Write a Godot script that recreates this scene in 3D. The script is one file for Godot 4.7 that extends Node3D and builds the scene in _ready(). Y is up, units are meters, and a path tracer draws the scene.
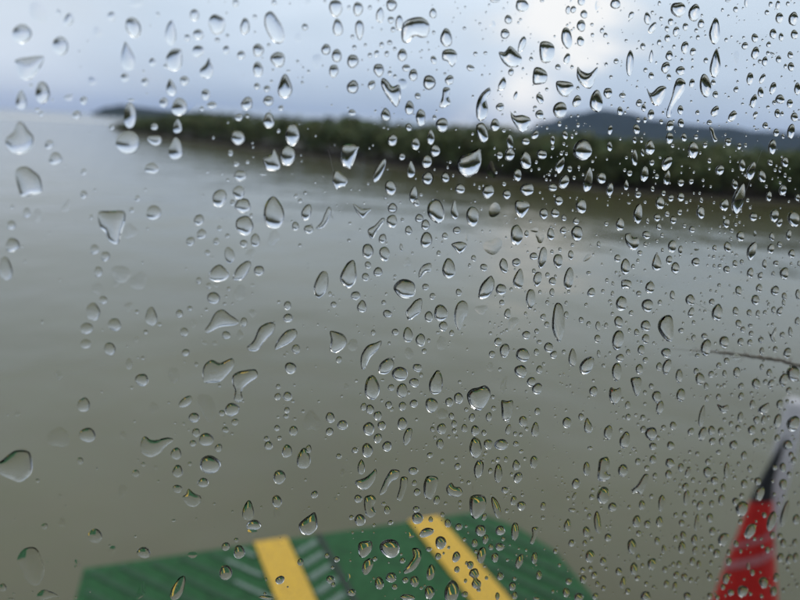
extends Node3D
# A view from a boat cabin through a rain-spotted window: foredeck, moored red boat, estuary, mangroves and hills.

const EYE := Vector3(0, 4.0, 0.156)
const FOCAL := 615.09          # pixels of the 800 x 600 photograph
const OUT_FACE := 0.0          # z of the outer face of the window pane; outdoors is -z
var look := Basis.from_euler(Vector3(deg_to_rad(-15.5), deg_to_rad(-18.0), deg_to_rad(3.2)))
var rng := RandomNumberGenerator.new()
var taken := {}

func _ready() -> void:
	rng.seed = 20240611
	make_camera()
	make_sky_and_sun()
	make_water()
	make_far_land()
	make_mangroves()
	make_cabin()
	make_deck()
	make_red_boat()
	make_rope()
	make_drops()

# ---------------------------------------------------------------- camera, light
func make_camera() -> void:
	var cam := Camera3D.new()
	cam.name = "camera"
	cam.fov = 52.0
	cam.near = 0.01
	cam.far = 9000.0
	cam.transform = Transform3D(look, EYE)
	var lens := CameraAttributesPhysical.new()
	lens.frustum_focal_length = 24.604
	lens.exposure_aperture = 8.5          # an opening of 2.9 mm, as a phone has
	lens.frustum_focus_distance = 0.186
	cam.attributes = lens
	add_child(cam)
	cam.current = true

func make_sky_and_sun() -> void:
	var env := Environment.new()
	env.background_mode = Environment.BG_SKY
	env.tonemap_mode = Environment.TONE_MAPPER_LINEAR
	env.tonemap_exposure = 1.0
	env.sdfgi_enabled = true
	env.ssao_enabled = true
	env.ssil_enabled = true
	env.fog_enabled = true
	env.fog_density = 0.00006
	env.fog_light_color = Color(0.54, 0.71, 1.0)
	var w := 1024
	var h := 512
	var im := Image.create(w, h, false, Image.FORMAT_RGBF)
	var n := FastNoiseLite.new()
	n.seed = 5
	n.noise_type = FastNoiseLite.TYPE_SIMPLEX_SMOOTH
	n.fractal_octaves = 5
	n.frequency = 1.0
	var breaks := [[ray(552, 6), 0.062, 1.15], [ray(578, 26), 0.042, 0.6], [ray(522, 88), 0.05, 1.0], [ray(10, 25), 0.13, 0.25]]
	for y in h:
		var up := (0.5 - (y + 0.5) / h) * PI
		for x in w:
			var around := (x + 0.5) / w * TAU   # -z at the seam
			var d := Vector3(sin(around) * cos(up), sin(up), -cos(around) * cos(up))
			var e: float = clampf(d.y, 0.0, 1.0)
			var flat := Vector3(d.x, d.y * 3.0, d.z)
			var c1 := n.get_noise_3dv(flat * 1.6)
			var c2 := n.get_noise_3dv(flat * 4.0 + Vector3(7, 3, 1))
			var f := 1.0 - exp(-14.0 * e)
			var base := Color(0.35 + 0.24 * f + 0.62 * e, 0.44 + 0.285 * f + 0.57 * e, 0.60 + 0.285 * f + 0.42 * e)
			var cloud: float = clampf(0.10 + c1 * 0.45 + c2 * 0.25, -0.25, 0.5)
			var c := base * (1.0 + cloud * 0.30)
			c = c.lerp(Color(0.93, 0.96, 1.0) * maxf(1.0, c.g / 0.75), clampf(cloud * 0.4, 0.0, 0.4))
			var lit := 0.0
			for b in breaks:
				var far: float = d.distance_to(b[0].normalized()) * (1.0 + 0.9 * c2)
				lit += b[2] * exp(-pow(far / b[1], 2.0))
			c = c.lerp(Color(1.06, 1.06, 1.05), clampf(lit, 0.0, 1.0) * 0.9)
			im.set_pixel(x, y, c)
	var sm := PanoramaSkyMaterial.new()
	sm.panorama = ImageTexture.create_from_image(im)
	sm.energy_multiplier = 1.0
	var sky := Sky.new()
	sky.sky_material = sm
	env.sky = sky
	var we := WorldEnvironment.new()
	we.name = "world_environment"
	we.environment = env
	add_child(we)
	var sun := DirectionalLight3D.new()
	sun.name = "sun"
	sun.light_energy = 0.15
	sun.light_angular_distance = 30.0
	sun.light_color = Color(1.0, 0.98, 0.94)
	sun.shadow_enabled = true
	var to_sun := (ray(550, 40) * Vector3(1, 0, 1)).normalized() + Vector3.UP * 2.6
	add_child(sun)
	sun.look_at_from_position(to_sun.normalized() * 50.0, Vector3.ZERO)

# ---------------------------------------------------------------- helpers
func ray(px: float, py: float) -> Vector3:
	return look * Vector3((px - 400.0) / FOCAL, (300.0 - py) / FOCAL, -1.0)

func on_level(px: float, py: float, y: float) -> Vector3:
	var d := ray(px, py)
	return EYE + d * ((y - EYE.y) / d.y)

func on_glass(px: float, py: float, z := OUT_FACE) -> Vector3:
	var d := ray(px, py)
	return EYE + d * ((z - EYE.z) / d.z)

func numbered(called: String) -> String:
	var k: int = taken.get(called, 0)
	taken[called] = k + 1
	return called if k == 0 else "%s_%03d" % [called, k]

func tag(o: Node, label := "", category := "", group := "", kind := "") -> void:
	if label: o.set_meta("label", label)
	if category: o.set_meta("category", category)
	if group: o.set_meta("group", group)
	if kind: o.set_meta("kind", kind)

func put(called: String, mesh: Mesh, m: Material, parent: Node = self) -> MeshInstance3D:
	var o := MeshInstance3D.new()
	o.name = numbered(called) if parent == self else called
	o.mesh = mesh
	o.material_override = m
	parent.add_child(o, true)
	return o

func thing(called: String, label: String, category: String, at: Vector3, group := "") -> Node3D:
	var o := Node3D.new()
	o.name = numbered(called)
	add_child(o)
	o.position = at
	tag(o, label, category, group)
	return o

func paint(c: Color, rough := 0.6, spec := 0.5) -> StandardMaterial3D:   # c in linear values
	var m := StandardMaterial3D.new()
	m.albedo_color = c.linear_to_srgb()
	m.roughness = rough
	m.metallic_specular = spec
	return m

func noise_tex(f: float, ramp: Array, sd := 1, size := 512, octaves := 4) -> NoiseTexture2D:
	var t := NoiseTexture2D.new()
	var n := FastNoiseLite.new()
	n.seed = sd
	n.frequency = f
	n.fractal_octaves = octaves
	t.noise = n
	t.width = size
	t.height = size
	t.seamless = true
	if ramp:
		var g := Gradient.new()
		g.offsets = PackedFloat32Array(ramp.map(func(r): return r[0]))
		g.colors = PackedColorArray(ramp.map(func(r): return (r[1] as Color).linear_to_srgb()))
		t.color_ramp = g
	return t

func mottled(ramp: Array, per_metre: float, rough: float, spec := 0.5, sd := 1, f := 0.012) -> StandardMaterial3D:
	var m := paint(Color.WHITE, rough, spec)
	m.albedo_texture = noise_tex(f, ramp, sd)
	m.uv1_triplanar = true
	m.uv1_world_triplanar = true
	m.uv1_scale = Vector3.ONE * per_metre
	return m

func relief(m: StandardMaterial3D, f: float, cm: float, sd := 9) -> void:
	m.heightmap_enabled = true
	m.heightmap_texture = noise_tex(f, [], sd)
	m.heightmap_scale = cm

func quad(st: SurfaceTool, a: Vector3, b: Vector3, c: Vector3, d: Vector3) -> void:   # seen from its front: a, b, c, d clockwise
	for v in [a, b, c, a, c, d]:
		st.add_vertex(v)

func new_st(smooth := false) -> SurfaceTool:
	var st := SurfaceTool.new()
	st.begin(Mesh.PRIMITIVE_TRIANGLES)
	st.set_smooth_group(1 if smooth else -1)
	return st

func done(st: SurfaceTool) -> ArrayMesh:
	st.generate_normals()
	return st.commit()

func add_box(st: SurfaceTool, lo: Vector3, hi: Vector3, bevel := 0.0) -> void:
	# a box with its four upright and its top edges cut by the bevel
	var b := bevel
	var ring := func(y: float, inset: float) -> Array:
		var i := inset
		return [Vector3(lo.x + i + b, y, lo.z + i), Vector3(hi.x - i - b, y, lo.z + i), Vector3(hi.x - i, y, lo.z + i + b), Vector3(hi.x - i, y, hi.z - i - b), Vector3(hi.x - i - b, y, hi.z - i), Vector3(lo.x + i + b, y, hi.z - i), Vector3(lo.x + i, y, hi.z - i - b), Vector3(lo.x + i, y, lo.z + i + b)]
	var rings: Array = [ring.call(lo.y, 0.0), ring.call(hi.y - b, 0.0), ring.call(hi.y, b)]
	for k in 2:
		for j in 8:
			var l := (j + 1) % 8
			quad(st, rings[k][j], rings[k][l], rings[k + 1][l], rings[k + 1][j])
	var top: Array = rings[2]
	var low: Array = rings[0]
	for j in range(1, 7):
		for v in [top[0], top[j], top[j + 1], low[0], low[j + 1], low[j]]:
			st.add_vertex(v)

func box_mesh(lo: Vector3, hi: Vector3, bevel := 0.002) -> ArrayMesh:
	var st := new_st()
	add_box(st, lo, hi, bevel)
	return done(st)

func add_tube(st: SurfaceTool, pts: Array, radii: Array, sides := 6) -> void:
	var rings := []
	for i in pts.size():
		var dir: Vector3 = (pts[mini(i + 1, pts.size() - 1)] - pts[maxi(i - 1, 0)]).normalized()
		var s := dir.cross(Vector3.UP if absf(dir.y) < 0.9 else Vector3.RIGHT).normalized()
		var t := s.cross(dir).normalized()
		var r := []
		for k in sides:
			var a := TAU * k / sides
			r.append(pts[i] + (s * cos(a) + t * sin(a)) * radii[i])
		rings.append(r)
	for i in pts.size() - 1:
		for k in sides:
			var l := (k + 1) % sides
			quad(st, rings[i][k], rings[i][l], rings[i + 1][l], rings[i + 1][k])
	for k in range(1, sides - 1):
		for v in [rings[0][0], rings[0][k + 1], rings[0][k]]:
			st.add_vertex(v)
		for v in [rings[-1][0], rings[-1][k], rings[-1][k + 1]]:
			st.add_vertex(v)

# ---------------------------------------------------------------- water, hills, mangroves
func make_water() -> void:
	var st := new_st()
	var r := 4000.0
	quad(st, Vector3(-r, 0, -r), Vector3(r, 0, -r), Vector3(r, 0, r), Vector3(-r, 0, r))
	var m := mottled([[0.0, Color(0.064, 0.061, 0.028)], [0.5, Color(0.074, 0.071, 0.034)], [1.0, Color(0.084, 0.081, 0.041)]], 0.02, 0.13, 0.5, 3)
	relief(m, 0.016, 8.0, 12)
	tag(put("water", done(st), m), "", "", "", "structure")

# A ridge of land: crest heights by compass bearing (degrees right of the window's facing), metres away, with slopes to both sides
func ridge(called: String, crest: Array, away: float, depth: float, m: Material, rough: float, sd: int, foot := -2.0) -> void:
	var n := FastNoiseLite.new()
	n.seed = sd
	n.frequency = 0.006
	n.fractal_octaves = 4
	var st := new_st(true)
	var cols := 140
	var rows := 14
	var grid := []
	var b0: float = crest[0][0]
	var b1: float = crest[-1][0]
	for i in cols + 1:
		var b := lerpf(b0, b1, float(i) / cols)
		var h := 0.0
		for k in crest.size() - 1:
			if b >= crest[k][0] and b <= crest[k + 1][0]:
				var t: float = (b - crest[k][0]) / (crest[k + 1][0] - crest[k][0])
				h = lerpf(crest[k][1], crest[k + 1][1], t * t * (3.0 - 2.0 * t))
		var col := []
		for j in rows + 1:
			var v := float(j) / rows * 2.0 - 1.0
			var d := away + v * depth
			var p := Vector3(sin(deg_to_rad(b)) * d, 0, -cos(deg_to_rad(b)) * d)
			var shape := pow(1.0 - absf(v), 1.15)
			p.y = foot + (h - foot) * shape + rough * n.get_noise_2d(p.x, p.z) * shape * (0.4 if j == rows / 2 else 1.0)
			col.append(p)
		grid.append(col)
	for i in cols:
		for j in rows:
			quad(st, grid[i][j + 1], grid[i + 1][j + 1], grid[i + 1][j], grid[i][j])
	tag(put(called, done(st), m), "", "", "", "structure")

func crest_by_pixels(pixels: Array, away: float) -> Array:
	var out := []
	for p in pixels:
		var d := ray(p[0], p[1])
		var flat := Vector2(d.x, d.z).length()
		out.append([rad_to_deg(atan2(d.x, -d.z)), EYE.y + d.y / flat * away])
	return out

func make_far_land() -> void:
	var wood := mottled([[0.0, Color(0.008, 0.015, 0.015)], [0.5, Color(0.012, 0.021, 0.021)], [1.0, Color(0.019, 0.029, 0.027)]], 0.004, 0.9, 0.3, 21)
	var hills := crest_by_pixels([[440, 152], [480, 149], [515, 138], [545, 122], [575, 113], [600, 110], [628, 112], [655, 119], [690, 124], [725, 127], [760, 131], [800, 133]], 1700.0)
	hills.append_array([[56.0, 55.0], [63.0, 40.0], [72.0, 70.0], [85.0, 30.0]])
	ridge("hills", hills, 1700.0, 420.0, wood, 12.0, 31)
	ridge("far_hill", crest_by_pixels([[92, 112], [108, 107], [122, 105], [140, 107], [190, 112], [250, 119]], 950.0), 950.0, 120.0, wood, 4.0, 33)
	var mud := mottled([[0.0, Color(0.30, 0.28, 0.25)], [1.0, Color(0.42, 0.40, 0.36)]], 0.02, 0.25, 0.5, 8)
	ridge("mudflat", [[-26.0, 0.0], [-18.0, 0.5], [-10.0, 0.7], [-6.0, 0.5], [-3.5, 0.25], [-2.0, 0.0]], 330.0, 55.0, mud, 0.3, 35, -0.4)

func shore(t: float) -> Vector3:   # the waterline of the mangroves, far left to near right
	var pts := [Vector3(-24, 0, -193), Vector3(-15.3, 0, -151), Vector3(-0.5, 0, -115), Vector3(12.2, 0, -83.5), Vector3(20.5, 0, -65.7), Vector3(26.5, 0, -53.1), Vector3(31.6, 0, -45.0), Vector3(38.5, 0, -40.8), Vector3(46, 0, -37), Vector3(60, 0, -32), Vector3(84, 0, -27)]
	var f := clampf(t, 0.0, 0.9999) * (pts.size() - 1)
	var i := int(f)
	return pts[i].lerp(pts[i + 1], f - i)

func leaf_clump(sd: int, leaves: int, leaf: float) -> ArrayMesh:
	var r := RandomNumberGenerator.new()
	r.seed = sd
	var st := new_st()
	for k in leaves:
		var p := Vector3(r.randfn(), r.randfn() * 0.7, r.randfn()) * 0.42
		var b := Basis.from_euler(Vector3(r.randf() * TAU, r.randf() * TAU, r.randf() * TAU))
		var l := leaf * r.randf_range(0.7, 1.3)
		var a := p + b * Vector3(-l, 0, 0)
		var c := p + b * Vector3(l, 0, 0)
		var u := p + b * Vector3(0, 0.12 * l, l * 0.5)
		var v := p + b * Vector3(0, 0.12 * l, -l * 0.5)
		quad(st, a, u, c, v)
	return done(st)

func scatter(called: String, mesh: Mesh, m: Material, where: Array, label: String, category: String, parent: Node = self, tints := []) -> void:
	var mm := MultiMesh.new()
	mm.transform_format = MultiMesh.TRANSFORM_3D
	mm.use_colors = true
	mm.mesh = mesh
	mm.instance_count = where.size()
	for i in where.size():
		mm.set_instance_transform(i, where[i])
		mm.set_instance_color(i, tints[i] if tints else Color.WHITE)
	var o := MultiMeshInstance3D.new()
	o.name = called
	o.multimesh = mm
	o.material_override = m
	parent.add_child(o, true)
	tag(o, label, category, "", "stuff")

func make_mangroves() -> void:
	var leaf := paint(Color(0.088, 0.108, 0.045), 0.55, 0.4)
	leaf.vertex_color_use_as_albedo = true
	leaf.backlight_enabled = true
	leaf.backlight = Color(0.25, 0.3, 0.1)
	var bark := paint(Color(0.06, 0.05, 0.04), 0.9, 0.3)
	var n := FastNoiseLite.new()
	n.seed = 3
	n.frequency = 0.07
	var where := []
	var tints := []
	var roots := []
	for k in 9000:
		var t := rng.randf()
		var p := shore(t)
		var ahead := (shore(t + 0.01) - shore(t - 0.01)).normalized()
		var inland := ahead.cross(Vector3.UP).normalized() * -1.0
		if inland.z > 0:
			inland = -inland
		var deep := pow(rng.randf(), 1.7) * 14.0
		p += inland * deep
		var high := 4.1 + 1.3 * n.get_noise_2d(p.x * 1.5, p.z * 1.5) + 0.25 * rng.randfn() - 0.9 * clampf((p.x - 22.0) / 24.0, 0.0, 1.0) + 0.35 * minf(deep, 5.0) / 5.0
		high = 0.9 + (high - 0.9) * smoothstep(0.0, 0.17, t)
		p.y = 0.75 + (high - 0.75) * pow(rng.randf(), 0.6)
		if deep < 1.2 and p.y > high - 0.6:
			p.y -= 0.8
		var s := rng.randf_range(0.55, 1.0)
		where.append(Transform3D(Basis.from_euler(Vector3(rng.randf() * 0.6, rng.randf() * TAU, 0)).scaled(Vector3(s, s * 0.8, s)), p))
		var g := rng.randf_range(0.7, 1.25) * (1.0 + 0.5 * n.get_noise_2d(p.x * 3.0 + 90.0, p.z * 3.0))
		tints.append(Color(g * rng.randf_range(0.85, 1.2), g, g * 0.95))
		if k % 6 == 0 and deep < 5.0:
			roots.append(Transform3D(Basis.from_euler(Vector3(rng.randfn() * 0.25, rng.randf() * TAU, rng.randfn() * 0.25)), Vector3(p.x, -0.1, p.z)))
	scatter("mangrove_wood", leaf_clump(4, 26, 0.28), leaf, where, "low dark green mangrove wood lining the far bank", "mangrove wood", self, tints)
	var st := new_st(true)
	add_tube(st, [Vector3.ZERO, Vector3(0.03, 0.9, 0.02), Vector3(-0.04, 2.2, 0.05)], [0.07, 0.05, 0.03], 5)
	for k in 5:
		var a := TAU * k / 5.0
		var o := Vector3(cos(a), 0, sin(a))
		add_tube(st, [o * 0.8, o * 0.55 + Vector3.UP * 0.55, o * 0.05 + Vector3.UP * 0.85], [0.025, 0.025, 0.03], 4)
	scatter("mangrove_roots", done(st), bark, roots, "tangle of dark prop roots below the mangrove leaves", "roots")
	# the bank they stand on
	var bank := new_st(true)
	var line := []
	for i in 61:
		var t := i / 60.0
		var ahead := (shore(t + 0.01) - shore(t - 0.01)).normalized()
		var inland := ahead.cross(Vector3.UP).normalized()
		if inland.z > 0:
			inland = -inland
		var p := shore(t)
		line.append([p - inland * 2.5 + Vector3.DOWN * 0.12, p + inland * 2.0 + Vector3.UP * 0.3, p + inland * 8.0 + Vector3.UP * 0.5, p + inland * 60.0 + Vector3.UP * 0.7])
	for i in 60:
		for k in 3:
			quad(bank, line[i][k], line[i][k + 1], line[i + 1][k + 1], line[i + 1][k])
	tag(put("mud_bank", done(bank), mottled([[0.0, Color(0.055, 0.048, 0.038)], [1.0, Color(0.12, 0.105, 0.085)]], 0.15, 0.6, 0.4, 17)), "", "", "", "structure")
	# trees that stand clear of the wood
	for e in [[352, 118.0, 1.5, "rounded tree rising above the mangroves behind the middle of the far bank"], [203, 113.0, 1.9, "small tree crown rising at the far left end of the mangroves"]]:
		var d := ray(e[0], e[1])
		var along := 86.0 if e[0] > 300 else 124.0
		var top := EYE + d * (along / Vector2(d.x, d.z).length())
		var tree := thing("mangrove_tree", e[3], "tree", Vector3(top.x, 0.3, top.z), "trees above the mangrove wood")
		var tall: float = top.y - 0.3
		var tt := new_st(true)
		add_tube(tt, [Vector3.ZERO, Vector3(0.1, tall * 0.4, 0), Vector3(0, tall * 0.85, 0.1)], [0.16, 0.11, 0.04], 7)
		for k in 5:
			var a := TAU * k / 5.0 + 0.3
			add_tube(tt, [Vector3(0.08, tall * 0.42, 0), Vector3(cos(a), 0, sin(a)) * e[2] * 0.7 + Vector3.UP * tall * 0.75], [0.06, 0.02], 5)
		put("trunk", done(tt), bark, tree)
		var crown := []
		var ct := []
		for k in 170:
			var v := Vector3(rng.randfn(), rng.randfn() * 0.6, rng.randfn()) * 0.45
			v = v.limit_length(1.0) * e[2]
			crown.append(Transform3D(Basis.from_euler(Vector3(0, rng.randf() * TAU, 0)).scaled(Vector3.ONE * 0.55), v + Vector3.UP * (tall - e[2] * 0.55)))
			var g := rng.randf_range(0.7, 1.2)
			ct.append(Color(g, g, g))
		scatter("crown", leaf_clump(5, 26, 0.28), leaf, crown, "", "", tree, ct)

# ---------------------------------------------------------------- the boat we sit in
func make_cabin() -> void:
	var lining := mottled([[0.0, Color(0.05, 0.05, 0.05)], [1.0, Color(0.08, 0.08, 0.078)]], 1.0, 0.8, 0.3, 5)
	var floor_m := mottled([[0.0, Color(0.04, 0.04, 0.04)], [1.0, Color(0.07, 0.066, 0.06)]], 1.0, 0.6, 0.4, 6)
	# opening for the window: x -0.42 .. 0.62, y 3.52 .. 4.30
	var x0 := -0.42
	var x1 := 0.62
	var y0 := 3.52
	var y1 := 4.30
	var a := Vector3(-1.3, 2.55, -0.03)
	var b := Vector3(1.96, 4.95, 0.05)
	var st := new_st()
	add_box(st, a, Vector3(x0, b.y, b.z), 0.004)
	add_box(st, Vector3(x1, a.y, a.z), b, 0.004)
	add_box(st, Vector3(x0 + 0.001, a.y, a.z), Vector3(x1 - 0.001, y0, b.z), 0.004)
	add_box(st, Vector3(x0 + 0.001, y1, a.z), Vector3(x1 - 0.001, b.y, b.z), 0.004)
	tag(put("cabin_front_wall", done(st), lining), "", "", "", "structure")
	tag(put("cabin_side_wall", box_mesh(Vector3(a.x, a.y, 0.052), Vector3(a.x + 0.06, b.y, 2.6)), lining), "", "", "", "structure")
	tag(put("cabin_side_wall", box_mesh(Vector3(b.x - 0.06, a.y, 0.052), Vector3(b.x, b.y, 2.6)), lining), "", "", "", "structure")
	tag(put("cabin_back_wall", box_mesh(Vector3(a.x, a.y, 2.602), Vector3(b.x, b.y, 2.66)), lining), "", "", "", "structure")
	tag(put("cabin_floor", box_mesh(Vector3(a.x, a.y - 0.06, -0.03), Vector3(b.x, a.y - 0.002, 2.66)), floor_m), "", "", "", "structure")
	tag(put("cabin_ceiling", box_mesh(Vector3(a.x, b.y + 0.002, -0.03), Vector3(b.x, b.y + 0.06, 2.66)), lining), "", "", "", "structure")
	var win := thing("cabin_window", "large rain-spotted cabin window in a dark rubber frame, facing the estuary", "window", Vector3(0, 0, 0))
	var glass := StandardMaterial3D.new()
	glass.albedo_color = Color(1, 1, 1, 0.0)
	glass.transparency = BaseMaterial3D.TRANSPARENCY_ALPHA
	glass.roughness = 0.0
	put("pane", box_mesh(Vector3(x0 + 0.005, y0 + 0.005, OUT_FACE), Vector3(x1 - 0.005, y1 - 0.005, OUT_FACE + 0.005), 0.0002), glass, win)
	var rubber := paint(Color(0.02, 0.02, 0.02), 0.5)
	for r in [[x0, y0, x0 + 0.025, y1], [x1 - 0.025, y0, x1, y1], [x0 + 0.0255, y0, x1 - 0.0255, y0 + 0.025], [x0 + 0.0255, y1 - 0.025, x1 - 0.0255, y1]]:
		var s2 := new_st()
		add_box(s2, Vector3(r[0], r[1], OUT_FACE - 0.012), Vector3(r[2], r[3], OUT_FACE - 0.0003), 0.003)
		add_box(s2, Vector3(r[0], r[1], OUT_FACE + 0.0053), Vector3(r[2], r[3], OUT_FACE + 0.017), 0.003)
		put("frame", done(s2), rubber, win)

	for sc in [[762, 150, 733, 222], [328, 150, 333, 171], [690, 300, 722, 318]]:
		var line := new_st()
		var p0 := on_glass(sc[0], sc[1], OUT_FACE - 0.00006)
		var p1 := on_glass(sc[2], sc[3], OUT_FACE - 0.00006)
		add_tube(line, [p0, p0.lerp(p1, 0.4) + Vector3(0.0002, 0, 0), p1], [0.00002, 0.000045, 0.00002], 4)
		put("scratch", done(line), paint(Color(0.6, 0.6, 0.6), 0.7), win)
	win.position = Vector3(0.1, y0, 0)   # its base, in the middle of the sill
	for part in win.get_children():
		part.position -= win.position
	# dark panel added out of view on the right, to darken the left rims of the drops
	var dark_panel := thing("added_panel", "added dark panel jutting forward unseen right of the window", "added panel", Vector3(1.2, 2.6, -0.035))
	put("panel", box_mesh(Vector3(0, -0.5, -0.55), Vector3(0.08, 2.8, 0), 0.01), paint(Color(0.015, 0.015, 0.017), 0.6), dark_panel)
	put("sill", box_mesh(Vector3(-0.02, 0.98, -0.5), Vector3(-0.001, 1.03, -0.02), 0.004), rubber, dark_panel)  # rubber strip along the added panel

func make_deck() -> void:
	var deck := thing("boat_deck", "green ribbed foredeck with two yellow stripes below the window", "boat deck", Vector3(0, 2.75, 0))
	var green := mottled([[0.0, Color(0.005, 0.044, 0.012)], [0.45, Color(0.007, 0.070, 0.017)], [0.7, Color(0.010, 0.080, 0.021)], [1.0, Color(0.028, 0.096, 0.044)]], 1.7, 0.5, 0.33, 41, 0.025)
	var dull := mottled([[0.0, Color(0.008, 0.048, 0.017)], [1.0, Color(0.016, 0.076, 0.028)]], 2.3, 0.5, 0.4, 42, 0.02)
	var grey_green := mottled([[0.0, Color(0.05, 0.11, 0.08)], [0.5, Color(0.12, 0.175, 0.145)], [1.0, Color(0.21, 0.25, 0.23)]], 5.0, 0.4, 0.5, 43, 0.02)  # paler grey-green for some ribs and rib ends
	var yellow := mottled([[0.0, Color(0.16, 0.11, 0.04)], [0.27, Color(0.38, 0.24, 0.05)], [0.34, Color(0.56, 0.335, 0.026)], [0.75, Color(0.63, 0.39, 0.036)], [1.0, Color(0.62, 0.46, 0.17)]], 5.0, 0.42, 0.4, 44, 0.03)
	var black_gap := paint(Color(0.006, 0.012, 0.01), 0.6)
	const SKEW := 0.155
	# plate, with its corner cut
	var rim := [Vector2(-0.36, -0.031), Vector2(-0.36, -1.505), Vector2(0.86, -1.505), Vector2(0.955, -1.40), Vector2(1.02, -1.26), Vector2(1.03, -0.031)]
	var st := new_st()
	for i in range(1, rim.size() - 1):
		for p in [rim[0], rim[i], rim[i + 1]]:
			st.add_vertex(Vector3(p.x, 0, p.y))
	for i in rim.size():
		var p: Vector2 = rim[i]
		var q: Vector2 = rim[(i + 1) % rim.size()]
		quad(st, Vector3(q.x, 0, q.y), Vector3(p.x, 0, p.y), Vector3(p.x, -0.07, p.y), Vector3(q.x, -0.07, q.y))
	var plate := put("plate", done(st), green, deck)
	var hs := new_st()
	for i in rim.size():
		var p: Vector2 = rim[i]
		var q: Vector2 = rim[(i + 1) % rim.size()]
		var mid := Vector2(0.33, -0.4)
		var pi := p.lerp(mid, 0.04)
		var qi := q.lerp(mid, 0.04)
		var pl := p.lerp(mid, 0.22)
		var ql := q.lerp(mid, 0.22)
		quad(hs, Vector3(qi.x, -0.072, qi.y), Vector3(pi.x, -0.072, pi.y), Vector3(pl.x, -3.0, pl.y), Vector3(ql.x, -3.0, ql.y))
	put("hull", done(hs), paint(Color(0.02, 0.05, 0.035), 0.5), deck)
	# stripes and the seam between the two halves
	# (both run a little askew to the plate)
	for s in [[0.113, 0.213, 0.006, yellow, "yellow_stripe"], [0.612, 0.718, 0.006, yellow, "yellow_stripe"], [0.304, 0.318, 0.004, black_gap, "seam"]]:
		var o := new_st()
		var lo := 0.0015 if s[2] > 0.005 else 0.0011
		var c := [[s[0], -1.507], [s[1], -1.507], [s[1] + SKEW * 1.46, -0.045], [s[0] + SKEW * 1.46, -0.045]]
		for i in 4:
			var p: Array = c[i]
			var q: Array = c[(i + 1) % 4]
			quad(o, Vector3(p[0], lo, p[1]), Vector3(q[0], lo, q[1]), Vector3(q[0], s[2], q[1]), Vector3(p[0], s[2], p[1]))
		quad(o, Vector3(c[0][0], s[2], c[0][1]), Vector3(c[1][0], s[2], c[1][1]), Vector3(c[2][0], s[2], c[2][1]), Vector3(c[3][0], s[2], c[3][1]))
		put(s[4], done(o), s[3], deck)
	# slanted ribs of the tread, pitched 5 cm
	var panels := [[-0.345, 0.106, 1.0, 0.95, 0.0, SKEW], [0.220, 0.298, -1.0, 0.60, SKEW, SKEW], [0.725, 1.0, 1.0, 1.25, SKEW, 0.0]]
	for pn in panels:
		var d := Vector2(pn[2], pn[3]).normalized()
		var nrm := Vector2(-d.y, d.x)
		var span: float = pn[1] - pn[0] + 0.12
		for k in range(-40, 60):
			var off := Vector2(pn[0], -1.49) + Vector2(0, 0.056 / absf(d.x) * k)
			var seg := []
			var steps := 90
			for i in steps + 1:
				var x: float = pn[0] + span * i / steps
				var z: float = off.y + (x - pn[0]) * d.y / d.x
				if x > pn[0] + pn[4] * (z + 1.505) and x < pn[1] + pn[5] * (z + 1.505) and z > -1.49 and z < -0.75 and not (x > 0.86 and Vector2(0.165, 0.245).normalized().cross(Vector2(x - 0.845, z + 1.49)) < 0.0) and x < 1.0:
					seg.append(Vector2(x, z))
			if seg.size() < 8:
				continue
			var p: Vector2 = seg[0]
			var q: Vector2 = seg[-1]
			var wid := 0.011
			var tall := 0.005
			var rb := new_st()
			var foot := [p - nrm * wid, q - nrm * wid, q + nrm * wid, p + nrm * wid]
			var head := [p.lerp(q, 0.02) - nrm * wid * 0.55, q.lerp(p, 0.02) - nrm * wid * 0.55, q.lerp(p, 0.02) + nrm * wid * 0.55, p.lerp(q, 0.02) + nrm * wid * 0.55]
			var up := func(v: Vector2, y: float) -> Vector3: return Vector3(v.x, y, v.y)
			for i in 4:
				var j := (i + 1) % 4
				quad(rb, up.call(foot[i], 0.0005), up.call(foot[j], 0.0005), up.call(head[j], tall), up.call(head[i], tall))
			quad(rb, up.call(head[0], tall), up.call(head[1], tall), up.call(head[2], tall), up.call(head[3], tall))
			put("rib", done(rb), grey_green if pn[2] < 0 else dull, plate)
			# paler grey-green strips on top of the rib ends beside the left yellow stripe
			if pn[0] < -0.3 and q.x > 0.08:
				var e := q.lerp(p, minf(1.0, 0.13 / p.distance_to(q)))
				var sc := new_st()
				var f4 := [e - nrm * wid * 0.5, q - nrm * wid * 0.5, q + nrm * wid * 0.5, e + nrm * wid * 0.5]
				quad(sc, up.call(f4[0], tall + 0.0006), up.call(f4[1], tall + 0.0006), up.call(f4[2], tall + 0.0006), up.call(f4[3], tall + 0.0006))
				put("pale_rib_end", done(sc), grey_green, plate)

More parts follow.
